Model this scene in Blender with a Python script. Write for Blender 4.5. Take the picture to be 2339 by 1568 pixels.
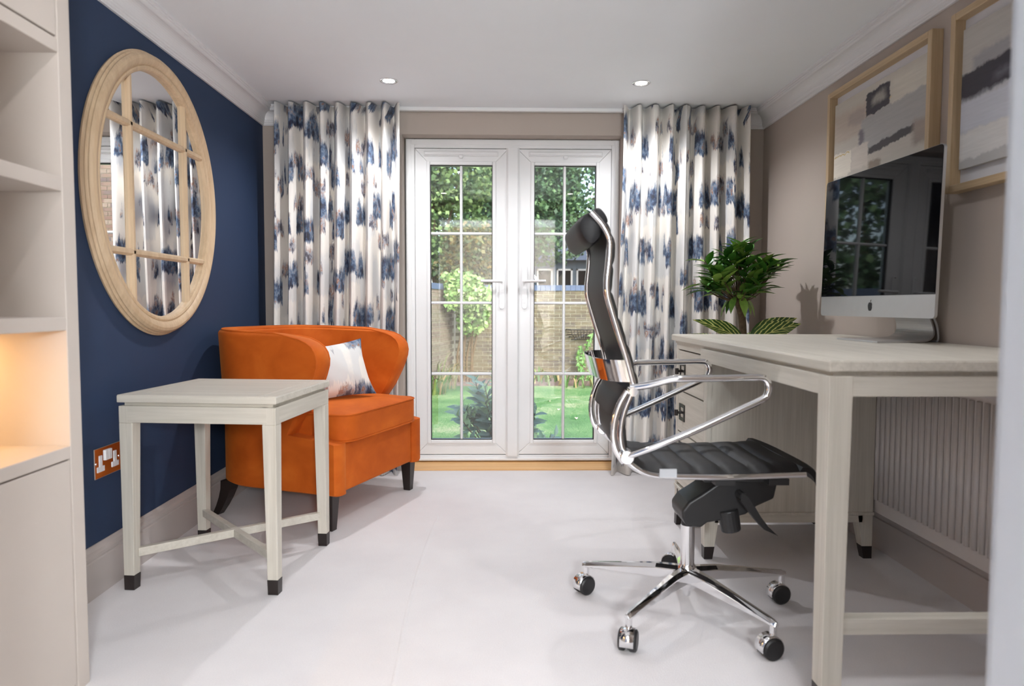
import bpy, bmesh, math, random
from mathutils import Vector, Matrix, Euler
R_ = math.radians
for o in list(bpy.data.objects): bpy.data.objects.remove(o)
scn = bpy.context.scene
COL = scn.collection
random.seed(7)

# ------------------------------------------------------------------ camera
F_PX, PITCH, ROLL, YAW = 1584.2, .0544, .0024, .0195
cy, sy, cp, sp, cr, sr = math.cos(YAW), math.sin(YAW), math.cos(PITCH), math.sin(PITCH), math.cos(ROLL), math.sin(ROLL)
Rv = Vector((cy, -sy, 0)); Uv = Vector((sy*sp, cy*sp, cp)); Fv = Vector((sy*cp, cy*cp, -sp))
R2 = cr*Rv + sr*Uv; U2 = cr*Uv - sr*Rv
cam = bpy.data.cameras.new('camera'); camo = bpy.data.objects.new('camera', cam); COL.objects.link(camo)
m = Matrix.Identity(4)
for i in range(3):
    m[i][0], m[i][1], m[i][2] = R2[i], U2[i], -Fv[i]
m.translation = Vector((0, 0, 1))
camo.matrix_world = m
cam.sensor_width = 36; cam.lens = 36*F_PX/2339; cam.clip_start = .05; cam.clip_end = 300
cam.dof.use_dof = True; cam.dof.focus_distance = 3.7; cam.dof.aperture_fstop = 3.2
scn.camera = camo

# ------------------------------------------------------------------ world, exposure
w = bpy.data.worlds.new('sky'); scn.world = w; w.use_nodes = True
nt = w.node_tree; nt.nodes.clear()
sky = nt.nodes.new('ShaderNodeTexSky'); sky.sky_type = 'NISHITA'; sky.sun_disc = False
sky.sun_elevation = R_(42); sky.sun_rotation = R_(150); sky.air_density = 1.0; sky.dust_density = 3.0; sky.ozone_density = 1.0
bg = nt.nodes.new('ShaderNodeBackground'); bg.inputs[1].default_value = .72
wo = nt.nodes.new('ShaderNodeOutputWorld')
hs = nt.nodes.new('ShaderNodeHueSaturation'); hs.inputs['Saturation'].default_value = .85
nt.links.new(sky.outputs[0], hs.inputs['Color']); nt.links.new(hs.outputs[0], bg.inputs[0]); nt.links.new(bg.outputs[0], wo.inputs[0])
sun = bpy.data.lights.new('sun', 'SUN'); sun.energy = .25; sun.angle = R_(12); sun.color = (1, .95, .87)
suno = bpy.data.objects.new('sun', sun); COL.objects.link(suno)
suno.rotation_euler = (R_(44), 0, R_(-28)); suno.location = (0, -4, 20)
vs = scn.view_settings; vs.view_transform = 'Standard'; vs.look = 'None'; vs.gamma = 1; vs.use_curve_mapping = False
vs.exposure = 0.42
DOWN_W, SHELF_W, FILL_W = 37, 1.5, 240

# ------------------------------------------------------------------ dimensions (metres)
D, XL, XR, ZC = 4.167, -1.388, 1.580, 2.155
YF = .86                                     # room face of the front wall with the doorway

# ------------------------------------------------------------------ helpers
def lin(r, g, b):
    f = lambda c: (c/255/12.92) if c/255 <= .04045 else ((c/255+.055)/1.055)**2.4
    return (f(r), f(g), f(b), 1)

class MB:
    def __init__(s): s.v = []; s.f = []; s.uv = None
    def add(s, vs, fs):
        o = len(s.v); s.v += [tuple(p) for p in vs]; s.f += [tuple(i+o for i in f) for f in fs]; return s
    def box(s, a, b):
        x0, y0, z0 = a; x1, y1, z1 = b
        if x0 > x1: x0, x1 = x1, x0
        if y0 > y1: y0, y1 = y1, y0
        if z0 > z1: z0, z1 = z1, z0
        return s.add([(x0,y0,z0),(x1,y0,z0),(x1,y1,z0),(x0,y1,z0),(x0,y0,z1),(x1,y0,z1),(x1,y1,z1),(x0,y1,z1)],
              [(0,3,2,1),(4,5,6,7),(0,1,5,4),(1,2,6,5),(2,3,7,6),(3,0,4,7)])
    def hexa(s, bot, top):
        """bot/top: 4 points each, counter-clockwise from above"""
        return s.add(list(bot)+list(top), [(0,3,2,1),(4,5,6,7),(0,1,5,4),(1,2,6,5),(2,3,7,6),(3,0,4,7)])
    def prism(s, poly, fn, t0, t1):
        """poly (a,b) points extruded from t0 to t1; fn(a,b,t)->xyz"""
        n = len(poly)
        return s.add([fn(a,b,t0) for a,b in poly]+[fn(a,b,t1) for a,b in poly],
              [tuple(range(n))[::-1], tuple(range(n,2*n))]+[(i,(i+1)%n,n+(i+1)%n,n+i) for i in range(n)])
    def tube(s, path, r, n=10, closed=False, ry=None, up=None):
        P = [Vector(p) for p in path]; N = len(P)
        rad = r if isinstance(r, (list, tuple)) else [r]*N
        T = []
        for i in range(N):
            a = P[(i-1) % N] if (closed or i > 0) else P[i]
            b = P[(i+1) % N] if (closed or i < N-1) else P[i]
            T.append((b-a).normalized())
        u = Vector(up) if up else (Vector((0,0,1)) if abs(T[0].z) < .9 else Vector((1,0,0)))
        vs = []
        for i in range(N):
            u = (u - T[i]*u.dot(T[i])).normalized()
            w_ = T[i].cross(u)
            for k in range(n):
                a = 2*math.pi*k/n
                vs.append(P[i] + u*math.cos(a)*rad[i] + w_*math.sin(a)*(rad[i] if ry is None else ry*rad[i]/rad[0]))
        fs = []
        for i in range(N if closed else N-1):
            j = (i+1) % N
            for k in range(n):
                fs.append((i*n+k, i*n+(k+1)%n, j*n+(k+1)%n, j*n+k))
        if not closed: fs += [tuple(range(n))[::-1], tuple((N-1)*n+k for k in range(n))]
        return s.add(vs, fs)
    def lathe(s, prof, c=(0,0,0), n=24, axis='z', caps=True):
        vs = []
        for r, h in prof:
            for k in range(n):
                a = 2*math.pi*k/n; x, y = r*math.cos(a), r*math.sin(a)
                p = {'z':(x,y,h),'y':(x,h,-y),'x':(h,x,y)}[axis]
                vs.append((p[0]+c[0], p[1]+c[1], p[2]+c[2]))
        fs = []
        for i in range(len(prof)-1):
            for k in range(n): fs.append((i*n+k, i*n+(k+1)%n, (i+1)*n+(k+1)%n, (i+1)*n+k))
        if caps: fs += [tuple(range(n))[::-1], tuple((len(prof)-1)*n+k for k in range(n))]
        return s.add(vs, fs)
    def cyl(s, a, b, r, n=16, r2=None):
        return s.tube([a, b], [r, r if r2 is None else r2], n)
    def mesh(s, name):
        me = bpy.data.meshes.new(name); me.from_pydata(s.v, [], s.f)
        bm = bmesh.new(); bm.from_mesh(me); bmesh.ops.recalc_face_normals(bm, faces=bm.faces); bm.to_mesh(me); bm.free()
        if s.uv:
            l = me.uv_layers.new(name='UVMap')
            for lp in me.loops: l.data[lp.index].uv = s.uv[lp.vertex_index]
        return me
    def build(s, name, mat, parent=None, smooth=False, bevel=0, sub=0, world=True, seg=2, solid=0, angle=40):
        me = s.mesh(name); me.materials.append(mat)
        return link(name, me, parent, smooth, bevel, sub, world, seg, solid, angle)

def link(name, me, parent=None, smooth=False, bevel=0, sub=0, world=True, seg=2, solid=0, angle=40):
    o = bpy.data.objects.new(name, me); COL.objects.link(o)
    if parent is not None:
        o.parent = parent
        if world: o.matrix_parent_inverse = fullmat(parent).inverted()
    if smooth:
        bm = bmesh.new(); bm.from_mesh(me)
        for f_ in bm.faces: f_.smooth = True
        for e_ in bm.edges:
            if len(e_.link_faces) == 2 and e_.calc_face_angle(0) > R_(angle): e_.smooth = False
        bm.to_mesh(me); bm.free()
    if solid:
        md = o.modifiers.new('solid', 'SOLIDIFY'); md.thickness = solid; md.offset = 0
    if bevel:
        md = o.modifiers.new('bevel', 'BEVEL'); md.width = bevel; md.segments = seg; md.limit_method = 'ANGLE'; md.angle_limit = R_(angle)
    if sub:
        md = o.modifiers.new('sub', 'SUBSURF'); md.levels = sub; md.render_levels = sub
    return o
def fullmat(o):
    loc = Matrix.LocRotScale(o.location, o.rotation_euler.to_quaternion(), o.scale)
    return loc if o.parent is None else fullmat(o.parent) @ o.matrix_parent_inverse @ loc
def tag(o, label=None, cat=None, group=None, kind=None):
    if label: o['label'] = label
    if cat: o['category'] = cat
    if group: o['group'] = group
    if kind: o['kind'] = kind
    return o
def thing(name, label, cat, loc=(0,0,0), rotz=0, group=None):
    o = bpy.data.objects.new(name, None); COL.objects.link(o)
    o.empty_display_size = .1; o.location = loc; o.rotation_euler = (0,0,rotz)
    return tag(o, label, cat, group)
def struct(o): o['kind'] = 'structure'; return o
def sroot(name):
    o = bpy.data.objects.new(name, None); COL.objects.link(o); o['kind'] = 'structure'; return o
def place(name, me, parent, mat4):
    """linked copy of mesh me under parent, at world matrix mat4"""
    o = bpy.data.objects.new(name, me); COL.objects.link(o); o.parent = parent
    o.matrix_parent_inverse = fullmat(parent).inverted(); o.matrix_basis = mat4
    return o
def smoothpath(P, sub=6, closed=False):
    P = [Vector(p) for p in P]; N = len(P); out = []
    rng = range(N if closed else N-1)
    for i in rng:
        p0 = P[(i-1)%N] if (closed or i > 0) else P[0]*2-P[1]
        p1 = P[i]; p2 = P[(i+1)%N]
        p3 = P[(i+2)%N] if (closed or i+2 < N) else P[-1]*2-P[-2]
        for k in range(sub):
            t = k/sub
            out.append(.5*((2*p1)+(p2-p0)*t+(2*p0-5*p1+4*p2-p3)*t*t+(3*p1-p0-3*p2+p3)*t**3))
    if not closed: out.append(P[-1])
    return out

# ------------------------------------------------------------------ materials
class NT:
    def __init__(s, name):
        s.m = bpy.data.materials.new(name); s.m.use_nodes = True; s.t = s.m.node_tree; s.n = s.t.nodes; s.l = s.t.links
        s.p = s.n['Principled BSDF']; s.out = s.n['Material Output']
    def new(s, t, **kw):
        n = s.n.new(t)
        for k, v in kw.items(): setattr(n, k, v)
        return n
    def put(s, sock, v):
        if hasattr(v, 'is_output'): s.l.new(v, sock)
        else: sock.default_value = v
    def math(s, op, a, b=0., c=0., clamp=False):
        n = s.new('ShaderNodeMath', operation=op, use_clamp=clamp)
        for i, v in enumerate((a, b, c)): s.put(n.inputs[i], v)
        return n.outputs[0]
    def comb(s, x, y, z=0.):
        n = s.new('ShaderNodeCombineXYZ')
        for i, v in enumerate((x, y, z)): s.put(n.inputs[i], v)
        return n.outputs[0]
    def coord(s, kind='Object', scale=(1,1,1), loc=(0,0,0), rot=(0,0,0)):
        c = s.new('ShaderNodeTexCoord'); mp = s.new('ShaderNodeMapping')
        mp.inputs['Scale'].default_value = scale; mp.inputs['Location'].default_value = loc; mp.inputs['Rotation'].default_value = rot
        s.l.new(c.outputs[kind], mp.inputs[0]); return mp.outputs[0]
    def noise(s, vec, scale=5., detail=3., rough=.5, dist=0.):
        n = s.new('ShaderNodeTexNoise'); n.inputs['Scale'].default_value = scale; n.inputs['Detail'].default_value = detail
        n.inputs['Roughness'].default_value = rough; n.inputs['Distortion'].default_value = dist
        if vec is not None: s.l.new(vec, n.inputs['Vector'])
        return n.outputs['Fac']
    def ramp(s, fac, stops, interp='LINEAR'):
        n = s.new('ShaderNodeValToRGB'); e = n.color_ramp; e.interpolation = interp
        while len(e.elements) < len(stops): e.elements.new(.5)
        for el, (p, c) in zip(e.elements, stops):
            el.position = p; el.color = c if len(c) == 4 else (*c, 1)
        s.put(n.inputs[0], fac); return n.outputs[0]
    def mix(s, fac, a, b, mode='MIX'):
        n = s.new('ShaderNodeMix', data_type='RGBA', blend_type=mode)
        s.put(n.inputs[0], fac); s.put(n.inputs[6], a); s.put(n.inputs[7], b); return n.outputs[2]
    def bump(s, h, strength=.3, dist=.01):
        n = s.new('ShaderNodeBump'); n.inputs['Strength'].default_value = strength; n.inputs['Distance'].default_value = dist
        s.l.new(h, n.inputs['Height']); s.l.new(n.outputs[0], s.p.inputs['Normal'])
    def done(s, color=None, rough=None, metal=None, **kw):
        if color is not None: s.put(s.p.inputs['Base Color'], color)
        if rough is not None: s.put(s.p.inputs['Roughness'], rough)
        if metal is not None: s.p.inputs['Metallic'].default_value = metal
        for k, v in kw.items(): s.put(s.p.inputs[k.replace('_', ' ')], v)
        return s.m
def plain(name, c, rough=.5, metal=0., var=.04, scale=30., bump=0., **kw):
    t = NT(name); co = t.coord('Object')
    n = t.noise(co, scale, 3)
    a = tuple(x*(1-var) for x in c[:3])+(1,); b = tuple(min(1, x*(1+var)) for x in c[:3])+(1,)
    col = t.ramp(n, [(.3, a), (.7, b)])
    if bump: t.bump(t.noise(co, scale*6, 3), bump, .004)
    return t.done(col, rough, metal, **kw)
def wood(name, c1, c2, axis, rough=.5, scale=1.):
    """fine straight grain running along axis 0/1/2"""
    t = NT(name); sc = [38*scale]*3; sc[axis] = 1.6*scale
    co = t.coord('Object', tuple(sc)); n = t.noise(co, 1.0, 6, .65, .4)
    sc2 = [110*scale]*3; sc2[axis] = 3*scale
    n2 = t.noise(t.coord('Object', tuple(sc2)), 1.0, 3, .6)
    v = t.math('ADD', t.math('MULTIPLY', n, .6), t.math('MULTIPLY', n2, .4))
    col = t.ramp(v, [(.3, c1), (.62, c2)]); t.bump(v, .12, .003)
    return t.done(col, rough)
def emis(name, c, strength):
    t = NT(name); return t.done((0,0,0,1), 1., Emission_Color=c, Emission_Strength=strength)

def fabric(name, seed=0., pu=1.0, pv=1.0, off=0., dlo=0.):
    """cream cloth with watery blotches that fade upwards and end below in ragged drips"""
    t = NT(name); c = t.new('ShaderNodeUVMap'); sx = t.new('ShaderNodeSeparateXYZ'); t.l.new(c.outputs[0], sx.inputs[0])
    u, v = sx.outputs[0], sx.outputs[1]
    cream = lin(238, 233, 226)
    def layer(P, sd, wid, lo, fu, drop):
        fine = t.noise(t.comb(t.math('MULTIPLY_ADD', u, 120*pu, sd), t.math('MULTIPLY', v, 1.5*pv)), 1., 2, .6)
        mid = t.noise(t.comb(t.math('MULTIPLY_ADD', u, 26*pu, sd+5), t.math('MULTIPLY', v, 4.*pv)), 1., 3, .6)
        wnb = t.new('ShaderNodeTexWhiteNoise', noise_dimensions='1D'); t.l.new(t.math('FLOOR', t.math('ADD', t.math('MULTIPLY_ADD', u, 5.4*pu, sd), t.math('MULTIPLY', mid, .5))), wnb.inputs['W']); big = wnb.outputs['Value']
        jag = t.math('ADD', t.math('MULTIPLY_ADD', fine, .085, -.042), t.math('MULTIPLY_ADD', mid, .10, -.05))
        jag = t.math('ADD', jag, t.math('MULTIPLY_ADD', big, drop, -drop/2))
        tt = t.math('DIVIDE', t.math('ADD', t.math('ADD', v, off), t.math('DIVIDE', jag, pv)), P/pv)
        fr = t.math('FRACT', tt); row = t.math('FLOOR', tt)
        fade = t.math('SUBTRACT', 1., t.math('DIVIDE', fr, wid), clamp=True)
        edge = t.math('MULTIPLY', fr, 30., clamp=True)
        pr = t.noise(t.comb(t.math('MULTIPLY_ADD', row, 3.71, t.math('MULTIPLY', u, fu*pu)), t.math('MULTIPLY_ADD', row, 7.3, sd)), 1., 1, .5)
        pres = t.math('MULTIPLY', t.math('SUBTRACT', pr, lo+dlo), 9., clamp=True)
        wc = t.noise(t.comb(t.math('MULTIPLY', u, 40*pu), t.math('MULTIPLY_ADD', v, 18*pv, sd)), 1., 5, .7)
        k = t.math('MULTIPLY', t.math('POWER', fade, .7), pres)
        k = t.math('SUBTRACT', t.math('MULTIPLY', k, 1.75), t.math('MULTIPLY', wc, .95))
        return t.math('MULTIPLY', t.math('MULTIPLY', k, 2.8, clamp=True), edge)
    tone = t.noise(t.comb(t.math('MULTIPLY_ADD', u, 30*pu, seed), t.math('MULTIPLY', v, 17*pv)), 1., 4, .62)
    blues = t.ramp(tone, [(.33, lin(18, 20, 40)), (.43, lin(42, 54, 84)), (.51, lin(78, 102, 132)), (.59, lin(138, 150, 166)), (.66, lin(146, 98, 74)), (.74, lin(190, 186, 184))])
    browns = t.ramp(tone, [(.34, lin(40, 32, 46)), (.43, lin(80, 78, 100)), (.50, lin(168, 172, 180)), (.59, lin(162, 112, 84)), (.66, lin(212, 206, 200))])
    a = layer(.30, seed+1.3, .62, .44, 10., .30)
    b = layer(.235, seed+41.7, .50, .485, 12., .26)
    d = layer(.36, seed+77.1, .9, .42, 6., .2)
    col = t.mix(t.math('MULTIPLY', d, .32), cream, lin(178, 188, 200))
    col = t.mix(t.math('MULTIPLY', b, .9), col, browns)
    col = t.mix(t.math('MULTIPLY', a, .96), col, blues)
    return t.done(col, .8, Sheen_Weight=.1)

M = {}
M['ceil'] = plain('ceiling_paint', lin(244, 247, 250), .9, var=.01, scale=3)
M['cornice'] = plain('cornice_paint', lin(232, 231, 232), .6, var=.01, scale=8)
M['taupe'] = plain('taupe_wall_paint', lin(186, 174, 164), .9, var=.015, scale=4)
M['navy'] = plain('navy_wall_paint', lin(36, 56, 87), .75, var=.03, scale=5)
M['skirt'] = plain('skirting_paint', lin(190, 182, 178), .45, var=.01, scale=8)
M['white'] = plain('white_pvc', lin(240, 240, 240), .28, var=.008, scale=10)
M['whitepaint'] = plain('white_satin_paint', lin(184, 186, 190), .4, var=.01, scale=6)
M['unit'] = plain('painted_unit', lin(198, 188, 179), .5, var=.01, scale=6)
t = NT('carpet'); co = t.coord('Object')
n1 = t.noise(co, 1.7, 4, .6); n2 = t.noise(co, 260, 3)
t.bump(t.math('ADD', t.math('MULTIPLY', n2, .5), t.math('MULTIPLY', n1, .8)), .35, .006)
M['carpet'] = t.done(t.ramp(t.math('MULTIPLY_ADD', n2, .35, t.math('MULTIPLY', n1, .65)), [(.3, lin(214, 209, 210)), (.7, lin(232, 228, 228))]), .95, Sheen_Weight=.2)
for i, a in enumerate('xyz'):
    M['ash_'+a] = wood('limed_ash_'+a, lin(192, 186, 173), lin(216, 210, 198), i, .5)
    M['oakframe_'+a] = wood('pale_oak_'+a, lin(176, 150, 116), lin(206, 182, 146), i, .5)
M['sill'] = wood('oak_sill', lin(206, 156, 100), lin(232, 188, 132), 0, .35, .6)
M['mirrorwood'] = wood('mirror_frame_wood', lin(196, 166, 132), lin(220, 194, 160), 2, .5, .7)
M['darkfoot'] = plain('dark_stained_foot', lin(38, 30, 28), .35)
M['chrome'] = plain('chrome', (.86, .86, .87, 1), .05, 1., var=.01)
M['chromesoft'] = plain('polished_aluminium', (.82, .82, .83, 1), .14, 1., var=.01)
M['mirror'] = plain('mirror_glass', (.9, .91, .91, 1), .0, 1., var=.0)
M['black'] = plain('black_plastic', lin(30, 29, 30), .45)
M['blackgloss'] = plain('black_gloss_screen', (.003, .003, .004, 1), .03, var=0, Specular_IOR_Level=.22)
M['leather'] = plain('black_leather', lin(22, 21, 23), .5, var=.15, scale=60, bump=.15, Specular_IOR_Level=.32)
M['mesh'] = plain('black_mesh_back', lin(46, 44, 44), .7, var=.1, scale=200)
M['alu'] = plain('brushed_aluminium', lin(196, 196, 196), .32, .75, var=.01)
M['iron'] = plain('dark_iron', lin(52, 48, 46), .4, .6)
M['socketwhite'] = plain('socket_white', lin(236, 234, 234), .35)
M['paper'] = plain('white_mount', lin(226, 226, 230), .8, var=.01)
M['radi'] = plain('radiator_enamel', lin(214, 208, 204), .35, var=.01)
# orange velvet: pile with brushed marks
t = NT('orange_velvet'); co = t.coord('Object', (1, 1, 1.4))
n = t.noise(co, 4.5, 4, .55, .3); n2 = t.noise(t.coord('Object'), 420, 2)
col = t.ramp(n, [(.3, lin(184, 82, 16)), (.55, lin(204, 97, 24)), (.75, lin(218, 112, 34))])
t.bump(n2, .12, .002)
M['velvet'] = t.done(col, .75, Sheen_Weight=.22, Specular_IOR_Level=.25, Sheen_Roughness=.35, Sheen_Tint=lin(255, 170, 90))
M['curtainL'] = fabric('paint_drip_curtain', 0.)
M['curtainR'] = fabric('paint_drip_curtain_b', 19.)
M['pillowfab'] = fabric('paint_drip_pillow', 61., .8, .85, .05, -.05)
# clear glass that lets light straight through and mirrors by angle
t = NT('pane_glass'); t.n.remove(t.p)
tr = t.new('ShaderNodeBsdfTransparent'); tr.inputs[0].default_value = (.97, .985, .98, 1)
gl = t.new('ShaderNodeBsdfGlossy'); gl.inputs['Roughness'].default_value = .0; gl.inputs[0].default_value = (1, 1, 1, 1)
fz = t.new('ShaderNodeFresnel'); fz.inputs[0].default_value = 1.72
mx = t.new('ShaderNodeMixShader'); t.l.new(fz.outputs[0], mx.inputs[0]); t.l.new(tr.outputs[0], mx.inputs[1]); t.l.new(gl.outputs[0], mx.inputs[2])
t.l.new(mx.outputs[0], t.out.inputs[0]); M['glass'] = t.m
M['lamp'] = emis('downlight_lens', (1, .93, .82, 1), 14)
M['led'] = emis('warm_led', (1, .55, .18, 1), 14)

# ================================================================== ROOM SHELL
def fx(a): return lambda p, q, t_: (t_, p, q)
struct(MB().box((XL-.1, -1.75, -.12), (XR+.1, D+.12, 0)).build('floor', M['carpet']))
# raised seam in the carpet
sp_ = [(-.262, 1.15), (-.276, 1.78), (-.296, 2.2), (-.301, 2.63), (-.294, 3.0), (-.283, 3.25)]
sm = MB().tube(smoothpath([(x, y, .0005) for x, y in sp_], 8), [.0016]*len(smoothpath([(0,0,0)]*len(sp_), 8)), 8, ry=.007, up=(0,0,1))
struct(sm.build('carpet_seam', M['carpet'], smooth=True))
struct(MB().box((XL-.1, -1.75, ZC), (XR+.1, D+.14, ZC+.1)).build('ceiling', M['ceil']))
struct(MB().box((XL-.12, -1.75, -.1), (XL, D+.14, ZC+.05)).build('wall_left', M['navy']))
struct(MB().box((XR, -1.75, -.1), (XR+.12, D+.14, ZC+.05)).build('wall_right', M['taupe']))
OX0, OX1, OZ = -.572, .737, 2.008           # french-door opening
wb = MB()
wb.box((XL-.05, D, -.1), (OX0, D+.26, ZC+.05)); wb.box((OX1, D, -.1), (XR+.05, D+.26, ZC+.05)); wb.box((OX0, D, OZ), (OX1, D+.26, ZC+.05))
struct(wb.build('wall_back', M['taupe']))
# front wall with the doorway the photographer stands in
FX0, FX1, FZ = -.66, .634, 1.95
wf = MB()
wf.box((XL-.05, YF-.12, 0), (FX0-.02, YF-.004, ZC+.02)); wf.box((FX1+.02, YF-.12, 0), (XR+.05, YF-.004, ZC+.02)); wf.box((FX0-.02, YF-.12, FZ+.02), (FX1+.02, YF-.004, ZC+.02))
struct(wf.build('wall_front', M['taupe']))
dc = MB()
dc.box((FX0-.02, YF-.14, 0), (FX0, YF, FZ)); dc.box((FX1, YF-.14, 0), (FX1+.02, YF, FZ)); dc.box((FX0-.02, YF-.14, FZ), (FX1+.02, YF, FZ+.02))
for y0, y1 in ((YF-.006, YF+.012), (YF-.15, YF-.12)):
    dc.box((FX0-.075, y0, 0), (FX0-.004, y1, FZ+.07)); dc.box((FX1+.004, y0, 0), (FX1+.075, y1, FZ+.07)); dc.box((FX0-.004, y0, FZ+.004), (FX1+.004, y1, FZ+.07))
struct(dc.build('trim_1', M['whitepaint'], bevel=.003))
struct(MB().box((XL-.1, -1.85, -.1), (XR+.1, -1.75, ZC+.1)).build('wall_hall', M['taupe']))
# skirting
def skirt(name, pts, flip=1, h=.175):
    prof = [(0,0),(.018,0),(.018,h-.05),(.014,h-.046),(.016,h-.038),(.016,h-.028),(.010,h-.018),(.008,h-.008),(.003,h),(0,h)]
    mb = MB(); (x0,y0),(x1,y1),(nx,ny) = pts
    mb.prism(prof, lambda a,b,t_: (x0+(x1-x0)*t_+nx*a, y0+(y1-y0)*t_+ny*a, b), 0, 1)
    return struct(mb.build(name, M['skirt']))
skirt('baseboard_left', ((XL,1.812),(XL,D),(1,0)))
skirt('baseboard_right', ((XR,YF),(XR,D),(-1,0)))
skirt('baseboard_back', ((XL,D),(OX0-.004,D),(0,-1)))
skirt('baseboard_back_2', ((OX1+.004,D),(XR,D),(0,-1)))
# cornice: stepped cove
def cove():
    p = [(0,-.105),(.010,-.105),(.010,-.099),(.014,-.096),(.014,-.090),(.018,-.087),(.018,-.079)]
    for k in range(9):
        a = k/8*math.pi/2; p.append((.020+.040*(1-math.cos(a)), -.076+.044*math.sin(a)))
    p += [(.063,-.030),(.066,-.026),(.066,-.019),(.071,-.017),(.071,-.011),(.076,-.009),(.076,0),(0,0)]
    return p
cv = cove()
def cornice(name, fn): 
    mb = MB(); mb.prism(cv, fn, 0, 1); return struct(mb.build(name, M['cornice']))
cornice('trim_2', lambda a,b,t_: (XL+a, (1.8095 if t_ == 0 else D-a), ZC+b))
cornice('trim_3', lambda a,b,t_: (XR-a, (YF if t_ == 0 else D-a), ZC+b))
cornice('trim_4', lambda a,b,t_: ((XL+a if t_ == 0 else -1.246), D-a, ZC+b))
cornice('trim_5', lambda a,b,t_: ((1.420 if t_ == 0 else XR-a), D-a, ZC+b))
# oak threshold
th = MB(); th.prism([(4.150,0),(4.150,.006),(4.156,.010),(4.30,.036),(4.30,0)], lambda a,b,t_: (OX0+(OX1-OX0)*t_, a, b), 0, 1)
struct(th.build('door_sill', M['sill']))

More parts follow.
